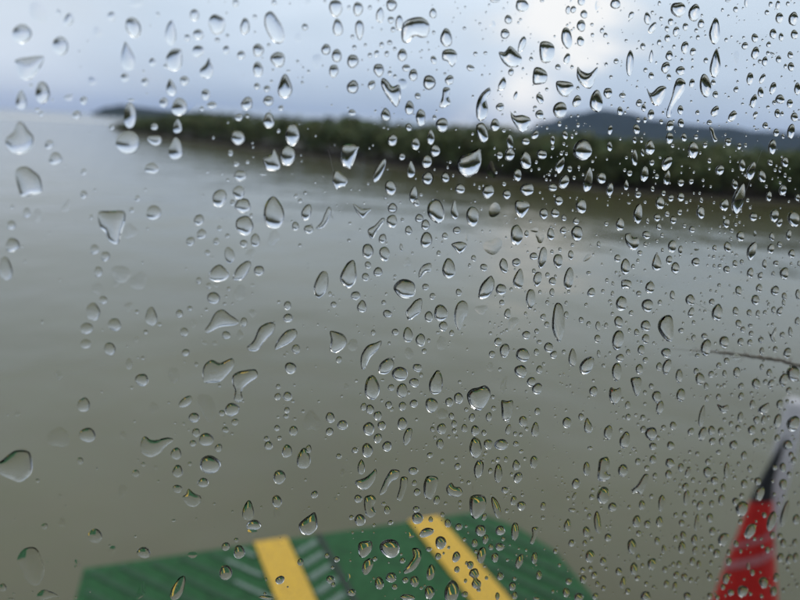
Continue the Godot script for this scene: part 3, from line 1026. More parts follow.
# Raindrops read off the photograph, in pixels of a 4 times enlarged tile of 200 by 150: x, y, width, height [, lean in degrees, how pointed the top is, 1 = a flat film]
func drops_seen() -> Dictionary:
	return {
		Vector2(0, 0): [[88,135,78,76],[242,183,62,76],[275,78,40,56,15,.4],[447,66,36,36],[533,108,66,84,-15,.3],[510,225,72,116,-10,.8],[683,130,54,104,0,.7],[778,60,38,46],[788,137,34,44],[788,203,40,46],
			[85,400,52,76,0,.5],[170,370,60,86,0,.1],[500,310,34,34],[580,327,30,32],[610,248,32,34,0,.4],[684,350,48,66,-10,.6],[738,322,36,36],[655,410,34,40],[718,428,64,70],[520,460,58,98,0,.3],[618,507,28,26],[710,505,42,56,0,.6],
			[512,570,90,96],[197,578,36,36],[335,402,30,32],[308,460,32,34],[447,510,18,20],[525,400,28,10],[165,455,18,20],[125,342,14,12],[703,595,64,84,0,.4],[155,50,80,80,0,0,1],[390,128,36,40,0,0,1],[545,8,50,50,0,0,1],[368,325,28,40,0,0,1],
			[750,150,24,26],[632,58,16,18],[662,265,14,18],[235,50,18,22],[318,207,12,10],[150,440,24,14],[275,390,40,24,0,0,1],[210,400,10,10],[188,80,10,10],[575,285,10,10],[350,165,8,8]],
		Vector2(200, 0): [[68,97,66,82,-8],[180,104,42,68,0,.4],[220,67,18,18],[297,10,20,22],[143,12,24,30],[70,160,22,18],[105,200,28,34],[165,220,32,34],[233,201,44,52],[275,180,14,14],[312,238,60,60],[232,277,44,60,0,.2],[292,280,10,12],[5,203,24,50],[2,138,24,36],
			[340,345,68,100,0,.6],[354,284,18,10],[228,345,24,26],[268,355,26,26],[286,325,12,12],[188,414,48,56,15,.2],[274,403,42,40],[23,378,34,46],[48,420,40,26],[8,434,16,18],[324,432,22,22],[155,470,30,28],[190,465,16,14],[275,482,48,62,0,.2],[152,550,54,62],[370,537,66,92,0,.3],
			[314,523,14,18],[392,152,30,36,0,0,1],[420,108,24,28],[391,246,14,12],[409,330,12,12],[110,142,14,14],[467,245,40,60,0,0,1],[543,32,56,68],[632,36,40,56],[551,110,44,68,0,.2],[638,122,44,80,0,-.6],[596,30,14,18],[680,30,16,18],[720,60,36,62,0,.4],[766,20,44,46],[764,80,26,28],[792,75,20,32],
			[773,118,20,22],[610,147,16,18],[504,198,36,44],[547,223,38,54],[535,284,38,52],[611,245,48,52],[618,190,18,20],[662,180,14,14],[727,180,18,26],[759,170,20,20],[707,214,20,28],[680,221,18,20],[747,215,18,24],[779,195,14,16],[798,215,14,40],[715,280,42,52],[760,292,18,20],[780,305,16,16],
			[611,348,46,54],[687,340,28,40,20],[743,458,44,50,-10,.3],[608,450,32,24],[770,560,40,50,15,.2],[345,592,50,24],[435,286,12,14],[360,15,8,8],[128,520,10,40,10,0,1],[112,490,8,8],[210,572,10,10],[500,5,12,14],[690,112,8,8],[650,340,8,8],[432,8,24,24,0,0,1],[735,510,10,8],[752,515,8,8]],
		Vector2(400, 0): [[132,53,30,42,0,.2],[185,150,52,78,0,.4],[433,78,30,36],[488,22,54,52],[380,2,40,16],[420,135,34,42],[135,240,24,34,-15],[135,130,14,16],[10,220,40,50],[25,272,34,28],[53,300,34,50],[117,330,48,62],[198,320,34,40],[38,432,36,56],[83,470,40,66],[168,500,48,60],[71,384,24,26],[138,470,16,22],
			[258,113,14,14],[320,95,12,12],[302,215,18,18],[342,212,16,14],[282,272,32,26,20],[488,178,28,66,20],[525,236,16,20],[444,288,22,30],[410,335,36,54,15,.5],[462,382,14,36,15],[400,428,32,34],[560,395,26,46,-20],[380,500,34,52],[415,522,16,18],[502,565,32,30],[540,540,24,40,30],[440,570,26,60],
			[588,208,60,84],[640,440,56,66,15],[558,458,32,38],[540,430,16,16],[587,357,14,14],[632,268,22,24],[688,268,14,16],[668,235,26,44,15],[667,152,44,84],[722,165,28,42],[725,103,34,48],[736,57,28,34],[693,38,22,30],[672,40,18,36],[770,140,14,18],[768,98,14,14],[725,5,30,36],[712,352,14,16],[707,405,32,50,25],[785,408,50,90],
			[123,548,34,60,0,.5],[62,576,32,48],[35,510,24,32],[145,590,26,24],[730,590,70,28],[638,495,16,22],[660,540,22,34],[610,560,18,36],[588,512,12,14],[712,500,14,20],[704,532,12,14],[688,545,12,20],[720,565,14,20],[665,508,10,16],[610,590,14,20],[655,575,12,16],[685,465,8,10],[712,463,10,12],
			[0,95,24,60,5],[371,97,24,24,0,0,1],[10,335,40,40,0,0,1],[180,295,12,12],[88,202,8,10],[112,170,10,10],[116,200,8,10],[85,232,8,8],[332,157,8,8],[482,78,12,12],[568,3,18,12],[492,276,10,16],[670,385,8,10],[410,458,8,8],[290,535,10,14],[790,20,20,40,0,0,1],[215,72,8,8],[680,92,8,8]],
		Vector2(600, 0): [[62,14,40,44],[313,38,58,64],[378,50,46,72,10,.2],[460,122,52,104,5,.6],[463,252,50,116,5,.7],[422,343,44,92,-5],[190,75,28,48,-5],[125,62,20,36,20],[210,112,26,50,30],[238,14,14,20],[245,75,16,18],[283,88,22,30],[305,126,24,42,10],[268,115,18,24],[342,107,22,32],[405,95,24,38],[385,122,16,18],[392,150,16,20],[270,153,24,30],[237,170,18,24],
			[172,186,20,30],[296,187,14,18],[340,190,30,52,5,.1],[372,207,24,32],[205,225,22,50,5,.6],[278,223,28,40],[328,240,12,16],[263,270,34,46,10],[322,283,38,36,40],[276,308,18,26],[182,280,16,20],[205,303,22,28],[120,252,28,104],[65,245,20,22],[25,258,14,18],[105,163,14,14],[8,122,16,22],[22,142,18,24],[32,372,34,44],[90,382,28,22],[5,385,14,50],
			[44,308,14,16],[148,348,10,12],[157,412,24,30],[175,432,18,30],[80,444,22,36],[112,433,10,12],[204,457,30,40,0,.3],[322,440,22,38],[368,333,22,36],[424,242,18,24],[453,330,20,24],[462,378,22,28],[460,445,28,46,20],[438,490,20,22],[390,450,16,20],[392,484,10,12],[530,465,28,50,25],[545,358,18,26],[505,160,14,18],[543,38,20,24],[490,40,12,16],
			[580,183,24,30],[575,150,12,12],[620,152,26,36],[622,212,30,52,10,.1],[693,135,26,42],[718,72,30,44],[775,75,34,56],[725,148,18,34],[778,138,26,40],[675,178,18,24],[715,237,20,30],[672,213,14,20],[660,245,20,40,10],[640,245,14,18],[762,220,20,30],[765,267,24,36],[600,315,26,52,10],[650,315,20,44,20],[643,370,24,40],[692,353,24,52,15],[615,405,24,56,15],
			[720,397,36,38],[760,414,24,34],[697,410,14,20],[672,428,14,14],[710,453,20,36],[728,455,14,20],[622,458,16,28,20],[662,502,20,28],[705,530,22,32],[778,468,28,36],[765,525,28,60,10],[732,545,12,20],[790,355,24,50],[742,265,12,20],[712,20,18,36],[683,18,16,26],[752,15,14,20],[668,50,18,22],[585,10,14,40],[690,580,28,50],[512,568,24,34],
			[280,503,28,44,15],[324,492,24,36],[245,487,16,20],[146,517,26,40],[180,480,14,24],[153,480,16,22],[138,560,16,28],[166,560,12,24],[278,552,28,48],[336,550,22,34],[384,547,18,22],[420,580,18,26],[557,585,16,28],[582,580,12,20],[40,520,18,40],[200,582,34,40],[372,585,40,40,30],[38,585,24,40,0,.4],[290,582,14,20],
			[545,230,20,60,0,0,1],[505,265,10,10],[543,280,12,12],[370,270,10,14],[370,240,10,14],[210,50,14,16],[250,190,8,12],[212,180,8,10],[365,405,10,10],[570,415,12,10],[560,175,8,8],[512,2,24,12],[408,62,10,14],[252,450,10,14],[365,150,10,10],[650,160,10,10],[600,420,8,10],[780,325,8,10],[640,185,8,8],[690,215,22,10,30]],
		Vector2(0, 150): [[222,34,52,52],[335,178,26,32],[335,87,22,26],[380,160,10,12],[607,73,56,44],[615,250,56,62],[550,193,22,24],[527,240,20,22],[365,268,14,20],[520,325,56,60,0,0,1],[50,380,56,56],[22,472,62,94,-5,.4],[45,300,36,36],[107,250,30,40],[150,262,36,50,0,0,1],[48,228,14,16],[378,397,36,38],[421,425,36,38],[393,486,34,40],
			[555,525,66,70,0,0,1],[485,495,80,66,0,0,1],[390,555,42,50,0,0,1],[412,595,34,24],[790,278,30,42],[795,335,18,34],[762,365,32,36],[795,522,20,26],[465,530,30,40,0,0,1],[265,225,30,50,30,0,1],[570,450,8,8],[100,445,10,10],[240,520,8,8],[745,475,10,8],[90,385,10,8],[260,65,8,8]],
		Vector2(200, 150): [[352,28,60,70],[720,80,40,100,25,.5],[762,150,44,62],[122,12,20,24],[145,55,24,24],[190,48,16,16],[112,120,14,12],[161,102,50,44],[252,97,28,10],[155,170,46,56],[78,192,56,72,15],[172,223,64,60],[130,210,20,24],[178,302,72,78],[205,262,14,18],[3,280,26,42],[10,336,34,40],[78,313,20,20],[65,365,24,28],[110,343,18,18],[30,410,22,22],[175,374,30,30],
			[221,361,36,54],[118,420,40,64,-15],[236,483,40,42],[35,543,20,26],[55,585,52,36],[295,250,96,130,0,.4],[295,350,44,62,0,0,1],[384,183,16,18],[422,172,16,16],[401,203,18,18],[427,248,46,66,20,.4],[435,317,36,38],[382,305,28,36],[461,130,10,10],[400,381,14,14],[600,293,14,12],[768,285,42,54],[770,232,36,40],[730,355,30,40],[671,405,44,62],[738,415,42,58],[672,460,24,30],
			[597,495,76,112,10,.5],[486,535,60,114,15,.4],[662,508,28,34],[712,488,36,38,25],[622,583,38,36],[520,575,14,20],[596,361,14,14],[745,575,10,12],[742,190,14,14],[30,88,14,10],[88,95,10,10],[50,430,14,14,0,0,1],[65,540,20,20,0,0,1],[115,555,14,16],[210,540,20,16,0,0,1],[160,572,50,60,20,0,1],[200,420,40,50,20,0,1],[105,585,10,10],[368,285,10,10],[530,260,10,40,0,0,1],[445,300,8,8],[780,505,12,14]],
		Vector2(400, 150): [[366,80,34,66,0,0,1],[140,8,40,36],[440,18,40,54,15],[398,20,24,32],[502,40,54,68,0,.4],[567,18,40,40],[728,18,68,56],[107,46,40,50],[44,78,34,70,0,.5],[8,27,26,32],[111,114,44,56],[182,110,32,44],[55,178,38,66,10,.3],[67,210,26,34],[84,178,14,16],[240,155,38,40],[317,150,12,18],[352,166,46,56,10],[427,178,32,40],[416,135,16,20],[470,100,32,48],[508,158,54,52],
			[640,60,34,70,20,.3],[610,150,34,32],[657,128,38,56,20],[678,75,20,26],[635,202,32,40],[752,120,40,98,10,.3],[795,115,18,40],[725,225,40,62],[555,75,12,14],[585,118,12,14],[596,98,12,14],[645,12,14,20],[665,15,12,16],[545,48,12,16],[696,110,14,18],[715,68,12,14],[144,245,68,96,-15],[218,240,34,76,0,.5],[290,265,52,78,-5],[378,240,44,62,0,0,1],[575,255,32,48],[620,252,32,40],
			[656,272,20,28],[704,285,24,28],[77,273,32,36],[102,300,34,44],[34,322,28,38],[180,344,24,28],[227,322,30,32],[105,360,46,66],[372,385,66,72,0,0,1],[466,340,48,84,5],[506,335,18,30],[560,348,34,46,0,0,1],[603,335,36,50,0,.5],[653,322,26,30],[708,333,44,64],[155,413,18,22],[295,433,20,26],[278,462,12,18],[50,412,10,12],[535,425,34,30],[570,430,34,86,10],[632,443,38,56],
			[683,420,22,38],[608,407,14,18],[640,398,14,18],[690,380,14,16],[795,378,16,26],[195,473,60,78,0,.3],[335,470,28,32],[415,462,38,60,-5,.3],[465,450,34,34],[475,515,50,76,10,.4],[550,515,34,58,15],[590,500,18,22],[610,525,28,34],[675,515,40,86,10],[536,485,16,22],[348,550,60,106,25,.5],[404,558,42,46],[102,548,26,28],[235,570,24,30],[525,580,36,50],[608,570,20,34],
			[765,570,30,38,20],[755,492,20,16],[20,555,90,76],[130,585,22,28],[560,568,14,16],[445,557,14,14],[622,505,12,14],[675,567,14,16],[5,390,14,30],[138,78,10,10],[190,70,10,12],[385,90,10,12],[525,80,10,14],[770,45,12,14],[772,78,8,10],[738,205,8,8],[680,190,8,8],[420,262,14,6],[522,285,12,14],[10,280,14,18],[300,205,10,10],[160,270,14,20,0,0,1],[540,320,30,20,0,0,1],[750,430,40,20,-30,0,1],[30,450,30,40,20,0,1],[268,350,10,30,0,0,1],[660,345,10,10],[455,525,8,8],[690,240,10,12]],
		Vector2(600, 150): [[138,30,28,66,0,.4],[200,8,40,26],[268,52,38,62,25,.2],[268,110,30,60,10,.5],[178,95,34,62,5,.2],[118,92,22,26],[10,112,30,48,10],[40,158,26,54,15],[105,140,22,40,0,.5],[207,50,20,26],[227,105,16,24],[152,178,24,30],[170,10,14,30],[372,15,40,40],[323,130,26,30],[365,125,18,24],[437,42,16,24],[480,80,30,44,15],[569,62,24,50],[604,85,34,76,20,.1],[648,105,30,54,-10,.2],
			[740,48,26,44],[681,50,20,28],[688,5,24,30],[676,185,22,40],[733,160,26,44,10],[720,78,12,24],[740,100,12,20],[758,117,14,22],[540,138,22,38],[555,195,50,124,15,.3],[497,220,34,50,10],[613,267,30,36],[590,200,14,18],[600,230,12,14],[698,262,32,54,10],[718,290,22,36,20],[775,275,46,66],[790,190,18,30],[403,250,32,50],[323,188,26,38],[283,192,22,30],[240,212,34,52],[254,172,18,22],
			[210,155,14,24],[268,255,20,26],[293,280,24,34],[319,248,18,26],[228,270,26,32],[235,307,20,30],[152,255,36,84,5,.2],[80,298,34,50],[25,295,16,20],[190,283,14,24],[185,340,32,34],[228,363,12,16],[249,340,14,20],[70,433,26,32],[102,467,36,64],[160,412,20,22],[152,443,14,18],[133,466,16,22],[182,378,16,22],[289,385,34,52],[322,400,18,36],[227,450,46,70,0,.6],[277,440,24,38],[302,472,32,46],
			[250,402,12,20],[383,448,32,36],[368,318,24,28],[338,302,14,20],[405,200,14,24],[345,208,14,16],[376,368,18,8],[386,392,22,22,0,0,1],[459,393,18,26],[511,388,28,44],[505,292,26,40],[527,320,14,22],[562,345,32,42],[496,268,12,14],[543,297,14,18],[608,403,34,78,15,.1],[684,395,26,42,15],[688,347,20,36],[718,378,20,24],[755,340,20,44,10],[767,415,26,36],[738,493,34,50,5],[704,453,22,24],
			[658,457,18,40],[602,492,26,40],[642,503,18,32,15],[540,455,20,30],[507,478,26,30],[568,448,16,20],[693,495,14,20],[479,465,16,20],[455,428,14,16],[437,424,10,12],[488,440,10,12],[457,465,12,18],[441,508,10,14],[477,542,16,18],[443,563,10,14],[465,567,10,14],[200,550,36,50],[155,575,22,24],[28,522,14,20],[52,535,12,20],[50,575,14,22],[12,565,14,18],[90,592,30,20],[290,582,20,40],[362,590,36,26],
			[555,563,24,42],[637,553,24,36],[702,563,28,42,10],[625,590,26,24],[738,585,20,30],[792,578,18,44],[765,455,10,16],[795,455,12,24],[545,420,14,12],[165,528,10,12],[150,525,8,10],[98,80,12,16],[180,208,12,16],[195,375,8,14],[115,212,16,10],[65,490,12,14],[80,505,10,12],[180,480,12,10],[325,90,8,10],[375,88,10,12],[412,120,12,14],[437,75,10,12],[375,172,8,12],[398,172,10,14],[350,240,8,10],[480,305,10,12],[478,330,8,8],[524,355,12,16],[430,460,8,10],[530,80,10,14],[580,100,10,12],[700,80,12,16],[720,130,12,14],[755,205,10,12],[665,145,12,16],[620,335,14,20,0,0,1],[500,330,8,10],[380,515,10,14],[565,490,8,10],[240,30,12,12],[105,30,12,14]],
	}

func drops_seen_below() -> Dictionary:
	return {
		Vector2(0, 300): [[372,47,56,70],[415,5,32,20],[346,113,50,46],[343,175,44,38],[458,98,52,50],[439,195,46,50],[605,65,54,76,0,.4],[513,28,36,36,0,0,1],[547,47,16,16],[638,97,18,16],[583,128,18,18],[545,158,22,26,0,0,1],[516,255,32,44,0,.4],[568,318,58,50,25,.3],[527,350,14,12],[718,54,26,32],[760,33,20,18],[737,128,32,36],[743,210,30,28],[785,257,14,18],[696,300,50,60,0,0,1],[550,230,10,8],[571,232,14,14],
			[335,418,58,58,15,.4],[235,300,30,40,0,0,1],[615,430,38,50,0,.5,1],[742,407,64,34,-32],[776,470,44,38],[785,530,30,36],[772,573,26,26],[350,540,68,56],[492,540,32,32,0,0,1],[70,455,26,20,0,0,1],[710,597,30,16],[735,495,10,12],[700,492,10,8],[85,597,40,12,0,0,1],[790,420,20,50,0,0,1],[235,550,80,90,0,0,1],[30,460,10,8],[675,410,10,10],[410,120,8,8],[775,95,24,30,0,0,1],[710,280,16,16,0,0,1],[755,520,10,8]],
		Vector2(200, 300): [[55,5,40,20],[155,10,50,30,0,0,1],[175,88,26,38,15],[105,140,34,30,30],[160,140,26,40,0,0,1],[210,52,28,34,0,0,1],[350,22,28,36],[352,72,38,36],[384,196,34,36],[362,272,44,48],[128,438,60,52,-20],[88,452,24,24],[140,488,28,28],[102,519,28,24],[78,342,14,12],[25,558,56,54],[75,588,30,26],[30,430,70,110,-20,0,1],[313,346,18,20],[311,386,26,28],[350,385,36,36],[371,405,14,12],[348,440,22,24],[344,465,20,18],[312,468,10,10],[379,475,14,12],
			[308,512,22,24],[318,552,18,18],[374,523,34,40],[266,555,22,22],[274,582,34,34],[350,590,38,26],[412,445,14,12],[447,485,60,90,0,0,1],[521,470,34,44],[570,500,40,40],[518,526,28,34,15],[612,180,44,48,0,0,1],[556,238,22,28,20],[648,25,44,52,0,.5],[535,18,24,24],[735,10,18,20],[750,55,38,30,20],[693,130,18,22],[781,128,28,26],[757,173,12,14],[745,265,50,76,38],[688,350,66,100,0,.3],[765,350,28,26],[785,295,34,50,38],[795,360,16,40],
			[727,402,12,12],[655,427,24,32],[680,437,32,38],[755,420,26,32],[768,437,14,18],[711,463,32,38],[675,515,44,54],[727,502,34,34],[711,553,32,40],[748,585,38,40,20],[625,323,12,12],[622,595,20,12],[730,320,16,10],[795,495,12,50],[668,585,40,24],[25,38,16,12],[98,15,14,12],[18,170,24,20,0,0,1],[60,172,24,18,0,0,1],[378,340,10,10],[475,405,10,10],[585,345,20,24,0,0,1],[515,42,8,8],[605,245,14,10,0,0,1],[98,495,10,10],[128,535,12,10],[430,590,20,20,0,.5],[315,8,14,12],[172,405,10,10]],
		Vector2(400, 300): [[115,67,34,42],[163,52,54,68],[173,105,36,38],[207,132,20,24],[32,140,40,60,-10],[82,160,38,52],[165,173,44,52,0,.2,1],[97,204,20,20],[36,213,36,46,0,0,1],[115,162,14,16],[152,130,16,12],[325,38,50,36,0,0,1],[408,10,24,22],[430,55,26,42],[503,55,14,18],[520,12,38,38],[452,92,40,50,20,0,1],[573,68,24,26],[587,98,22,24],[547,125,18,22],[505,140,34,32,20],[392,167,30,34],[368,217,26,28],[418,202,38,56,5],[491,220,54,56,10],[483,285,50,50,-10],
			[525,327,36,38],[549,355,40,46,20],[558,278,26,32],[546,208,22,26],[557,168,22,16],[595,190,38,40],[615,219,28,32,20],[656,207,16,18],[665,60,20,30],[725,80,20,24],[755,97,18,26],[690,230,38,70,0,.4],[748,262,50,78,30,.1],[792,105,20,40],[790,155,24,34],[795,215,14,30],[665,12,14,18],[774,322,12,12],[774,365,32,42],[12,295,44,54],[10,362,40,60],[70,271,36,34],[57,330,40,36,15],[55,414,32,32],[10,425,30,36],[145,330,64,96,10,.4],[126,420,48,62],[197,408,30,38],[234,393,36,46],
			[371,388,16,18],[375,433,20,20],[415,340,24,70,10,0,1],[170,455,48,44,0,0,1],[206,464,22,26],[288,470,24,34],[355,467,24,36],[493,485,34,44],[550,445,24,28],[541,518,34,60,5,.3],[668,490,34,46],[725,467,22,28],[752,503,40,60,-5,.6],[10,492,34,52],[30,545,30,76,15],[167,515,38,44],[217,495,24,28],[217,523,18,20],[258,513,24,34],[301,522,34,42],[336,531,20,24],[196,546,14,14],[226,546,12,14],[130,517,18,22],[160,575,30,40],[302,580,50,60,15],[353,577,34,44],[405,578,54,44],
			[464,575,24,22],[433,518,20,46,15],[461,535,16,20],[484,538,16,16],[507,515,16,16],[239,328,14,14],[400,277,14,16],[360,268,30,36,0,0,1],[265,438,16,18],[760,592,20,16],[140,550,12,16],[432,480,14,20],[66,478,12,12],[470,430,10,10],[245,575,10,8],[360,90,10,12],[405,132,10,10],[427,120,14,12],[362,133,14,14],[395,108,8,8],[540,40,10,10],[540,150,10,12],[532,252,10,10],[505,365,10,10],[262,358,8,8],[745,20,14,18],[85,300,14,20],[405,188,10,10],[438,198,8,8],[575,255,14,12],[85,370,10,10],[100,380,8,8],[35,370,12,14],[105,578,12,10],[135,495,10,10],[665,440,10,10],[590,10,16,20],[640,300,10,8],[755,390,10,10]],
		Vector2(600, 300): [[85,20,44,50],[190,22,44,54],[125,52,20,22],[75,88,36,46],[183,103,38,46],[25,102,18,22],[72,160,46,78,10],[183,155,30,40],[147,130,22,28],[118,122,14,18],[325,122,22,22],[470,50,44,68,10,.2],[365,50,22,44,15],[358,8,30,30],[448,8,22,28],[543,45,22,38],[598,52,20,30],[632,55,18,30],[660,50,16,20],[555,95,24,34],[572,118,20,24],[605,135,18,24],[602,103,20,16],[720,45,20,40,20],[695,40,18,30],[730,140,20,26],[762,128,18,40],[735,10,14,30],[620,8,26,24],[790,85,18,34],[675,18,12,18],
			[425,190,40,66,10],[497,168,38,48],[418,145,24,26],[375,152,18,28],[563,168,24,36],[600,170,20,28],[645,160,20,26],[648,205,18,34],[702,197,20,26],[750,212,28,44,15],[265,212,36,42],[165,200,30,40],[113,210,18,28],[80,232,34,32],[182,240,22,24],[40,212,12,14],[67,287,40,70],[158,277,30,42],[237,267,24,34],[268,267,30,68,15],[317,303,32,56,0,.4],[385,285,22,26],[400,315,36,50],[206,345,20,24],[227,387,36,48],[240,430,28,56,10],[324,380,34,54,5],[111,420,22,30],[476,262,22,24],[507,243,22,26],
			[445,297,22,26],[499,295,18,30],[548,290,26,44,10],[565,345,22,28],[625,335,34,42],[662,327,18,22],[685,335,22,40,20],[678,292,22,34],[648,268,16,26],[735,320,30,56,15],[775,295,46,66],[390,222,20,18],[545,228,36,24,0,0,1],[756,362,22,30],[425,345,18,30],[472,343,14,16],[485,347,12,14],[498,340,14,16],[475,388,20,26],[428,393,16,26],[565,385,24,30],[528,378,12,14],[607,372,14,14],[610,418,22,38],[720,418,26,40],[408,465,26,90,10,.3],[562,470,22,44],[627,480,22,34],[655,480,20,36],[712,485,28,60,15],[775,495,46,64,20],
			[498,478,14,16],[525,495,18,22],[553,512,22,26],[608,520,30,38],[655,525,20,28],[447,522,28,36],[484,525,24,34],[411,535,32,56,20],[364,527,24,34],[293,503,26,34],[255,510,18,22],[450,565,26,30],[487,565,20,34],[535,580,32,36],[624,570,26,34],[651,565,16,20],[710,553,22,34],[752,580,36,40],[33,530,34,60],[100,560,46,66,15,.3],[205,535,42,56,10],[173,517,24,26],[233,551,16,18],[212,585,30,30],[283,582,30,34],[113,468,22,26],[172,470,20,24],[144,460,12,14],[135,595,18,12],[15,262,16,16],[152,497,12,12],
			[240,10,18,22],[215,172,12,12],[228,40,8,8],[40,5,16,14],[105,90,10,14],[50,55,14,16],[45,20,10,14],[420,45,12,14],[375,90,16,18],[350,160,10,14],[535,140,12,14],[690,98,12,14],[745,175,10,10],[765,265,12,14],[735,290,10,10],[710,340,8,10],[660,385,10,10],[640,400,8,8],[675,470,14,18],[685,510,12,12],[580,500,10,14],[500,540,10,12],[530,535,12,14],[180,370,16,18],[180,415,12,14],[195,480,10,10],[90,395,12,14],[95,470,12,14],[65,450,10,10],[285,378,8,8],[530,465,10,12],[740,440,10,12],[750,405,14,18],[770,410,10,14],[730,525,12,14],[770,545,10,10],[495,305,8,10],[465,300,10,12],[655,245,10,12],[345,265,16,14,0,0,1],[515,250,8,8],[85,520,16,18]],
		Vector2(0, 450): [[705,18,44,42],[573,57,16,18],[760,55,18,16],[543,93,30,28],[321,43,24,28],[711,84,46,50,0,.3],[710,155,36,34],[150,122,18,14],[633,125,10,10],[380,344,56,58],[178,305,26,24],[575,410,54,44],[450,400,28,36,0,0,1],[12,550,28,32],[490,165,34,60,20,0,1],[248,290,30,40,0,0,1],[770,420,36,26,0,0,1],[695,282,18,10],[310,460,30,40,0,0,1],[565,565,30,76,25,0,1],[240,185,20,20,0,0,1],[55,575,12,8],[190,450,8,8],[45,597,30,10],[795,130,10,20],[625,70,20,20,0,0,1]],
		Vector2(200, 450): [[40,58,84,72],[345,10,38,42],[415,35,58,84,5,.2],[318,108,48,58],[15,130,40,40],[193,243,52,80,0,.3],[308,205,38,50],[308,255,30,44,0,0,1],[215,300,58,40,-5],[458,178,26,32,30],[103,386,34,34],[157,408,44,56],[145,360,18,18],[103,490,54,58],[320,520,40,30,-25],[402,448,24,30],[508,422,20,22],[547,437,26,22],[530,470,14,14],[522,518,34,32],[533,538,18,20],[606,570,34,30],[590,510,20,34,0,0,1],[760,393,80,74],[670,465,40,70,20],[700,435,18,20],[717,533,36,50],[765,510,42,40],[779,547,22,24],
			[640,280,44,46],[606,270,20,20],[633,195,32,32],[645,68,34,60,0,.4],[749,240,26,34],[790,160,30,80],[620,5,26,16],[670,10,46,36],[735,215,20,16],[762,290,22,18],[555,25,22,22],[650,325,10,10],[697,300,12,14],[265,590,60,16],[755,450,8,8],[208,330,40,30,0,0,1],[5,195,20,30,0,0,1],[570,90,24,26,0,0,1],[542,200,16,20,0,0,1],[440,5,14,12],[75,2,20,10],[260,575,14,14],[70,50,12,10]],
		Vector2(400, 450): [[298,12,44,40],[315,75,38,72,10],[393,92,34,78,0,.3],[465,60,34,44,0,.4],[536,48,30,54],[472,110,32,46,20],[53,83,38,30],[230,65,24,26],[362,83,18,22],[372,47,14,16],[392,38,18,22],[424,37,16,24],[447,97,14,16],[147,200,26,36],[275,130,16,16],[248,125,14,16],[385,230,30,90,-20],[337,268,20,30,20],[420,160,30,26],[455,202,26,38],[486,223,34,38],[428,243,16,16],[573,225,22,34],[572,270,14,16],[490,180,12,14],[70,273,46,46],[65,237,26,26],[58,132,20,24],[68,168,26,30],[123,278,18,24],[191,293,26,34],[170,258,16,20],[235,307,28,28],
			[106,330,60,34,-25],[163,371,44,52],[116,397,24,18],[153,425,24,28],[195,390,12,14],[225,428,30,44,20],[281,460,28,32],[228,478,22,26],[266,452,12,16],[258,357,14,16],[322,322,44,44],[401,322,36,40],[342,357,22,40,15],[299,372,24,34],[460,325,30,74],[399,387,38,30],[364,388,22,24],[413,355,16,18],[304,405,16,18],[326,420,36,66,10],[380,430,28,38],[478,445,26,64,20],[538,432,24,46],[346,512,14,16],[401,505,26,32],[556,500,22,38],[458,515,16,16],[450,545,28,34,10],[339,465,14,12],[123,490,32,66,10],[58,525,34,46],[22,520,26,24],[118,570,38,56],
			[207,567,58,90,10],[260,577,26,24],[262,523,14,18],[315,560,18,14],[10,442,22,24],[30,590,60,24],[390,585,18,30],[459,582,22,30],[665,570,26,40],[715,590,36,36],[545,595,26,14],[747,75,30,56,0,.2],[797,85,26,80],[704,134,32,40,10],[697,185,14,34,20],[673,192,14,16],[767,188,20,24],[772,160,16,16],[688,240,30,16],[797,185,20,50],[670,300,32,50,5,.4],[757,265,16,26],[790,290,28,88],[746,327,28,44],[767,355,16,18],[687,372,26,28,20],[740,372,18,24],[622,405,18,20],[760,425,38,50],[732,480,20,24],[763,475,18,24],[733,517,26,34],[675,525,24,28],[778,500,24,28],
			[638,460,14,16],[744,237,14,18],[612,565,12,14],[120,20,24,22],[170,45,16,20],[225,30,14,14],[343,12,14,14],[485,5,20,14],[500,35,14,14],[240,210,14,20],[240,230,12,12],[183,213,14,14],[265,305,12,12],[440,380,8,8],[430,440,12,12],[85,552,14,14],[45,340,24,24,20,0,1],[290,165,20,40,0,0,1],[790,535,18,24],[782,585,24,28],[695,215,10,10],[725,425,10,12],[505,400,10,12],[525,265,8,8]],
		Vector2(600, 450): [[18,180,44,66],[92,82,38,50],[152,46,22,28],[212,38,26,36],[280,52,36,38],[275,97,26,36],[188,72,20,24],[220,103,18,24],[206,185,16,20],[246,212,24,68,5],[168,220,26,38],[50,228,34,36,20],[117,228,14,18],[147,285,32,50],[238,287,28,42],[190,297,24,34],[155,333,20,24],[119,315,12,16],[33,350,28,32],[128,385,38,62,0,.2],[229,363,22,32],[255,397,20,38,0,.4],[153,428,16,24],[208,456,32,52,10],[136,475,30,50,5],[170,462,14,20],[151,512,22,22],[76,486,26,32],[92,530,24,50,10,.3],[112,565,22,26],[13,445,26,34],[15,553,18,22],[183,585,40,40],
			[185,535,16,20],[215,548,14,16],[260,478,18,28],[293,457,14,20],[316,457,18,30],[305,500,20,34,15],[338,508,22,32],[328,390,28,50,5],[303,353,18,26],[333,343,22,40],[378,360,24,44],[380,402,18,38,10],[327,292,22,28],[303,260,16,22],[339,257,20,26],[346,190,24,62,5],[387,290,16,70,5],[342,148,26,34],[318,172,14,16],[320,142,12,18],[324,70,22,34],[352,90,20,50,20],[373,120,16,22],[386,170,16,22],[378,210,16,24],[400,222,22,44,20],[420,168,18,34],[430,88,30,44],[432,47,22,26],[458,122,28,34],[463,168,18,22],[494,150,18,34],[486,200,24,46,5],[447,215,18,30],
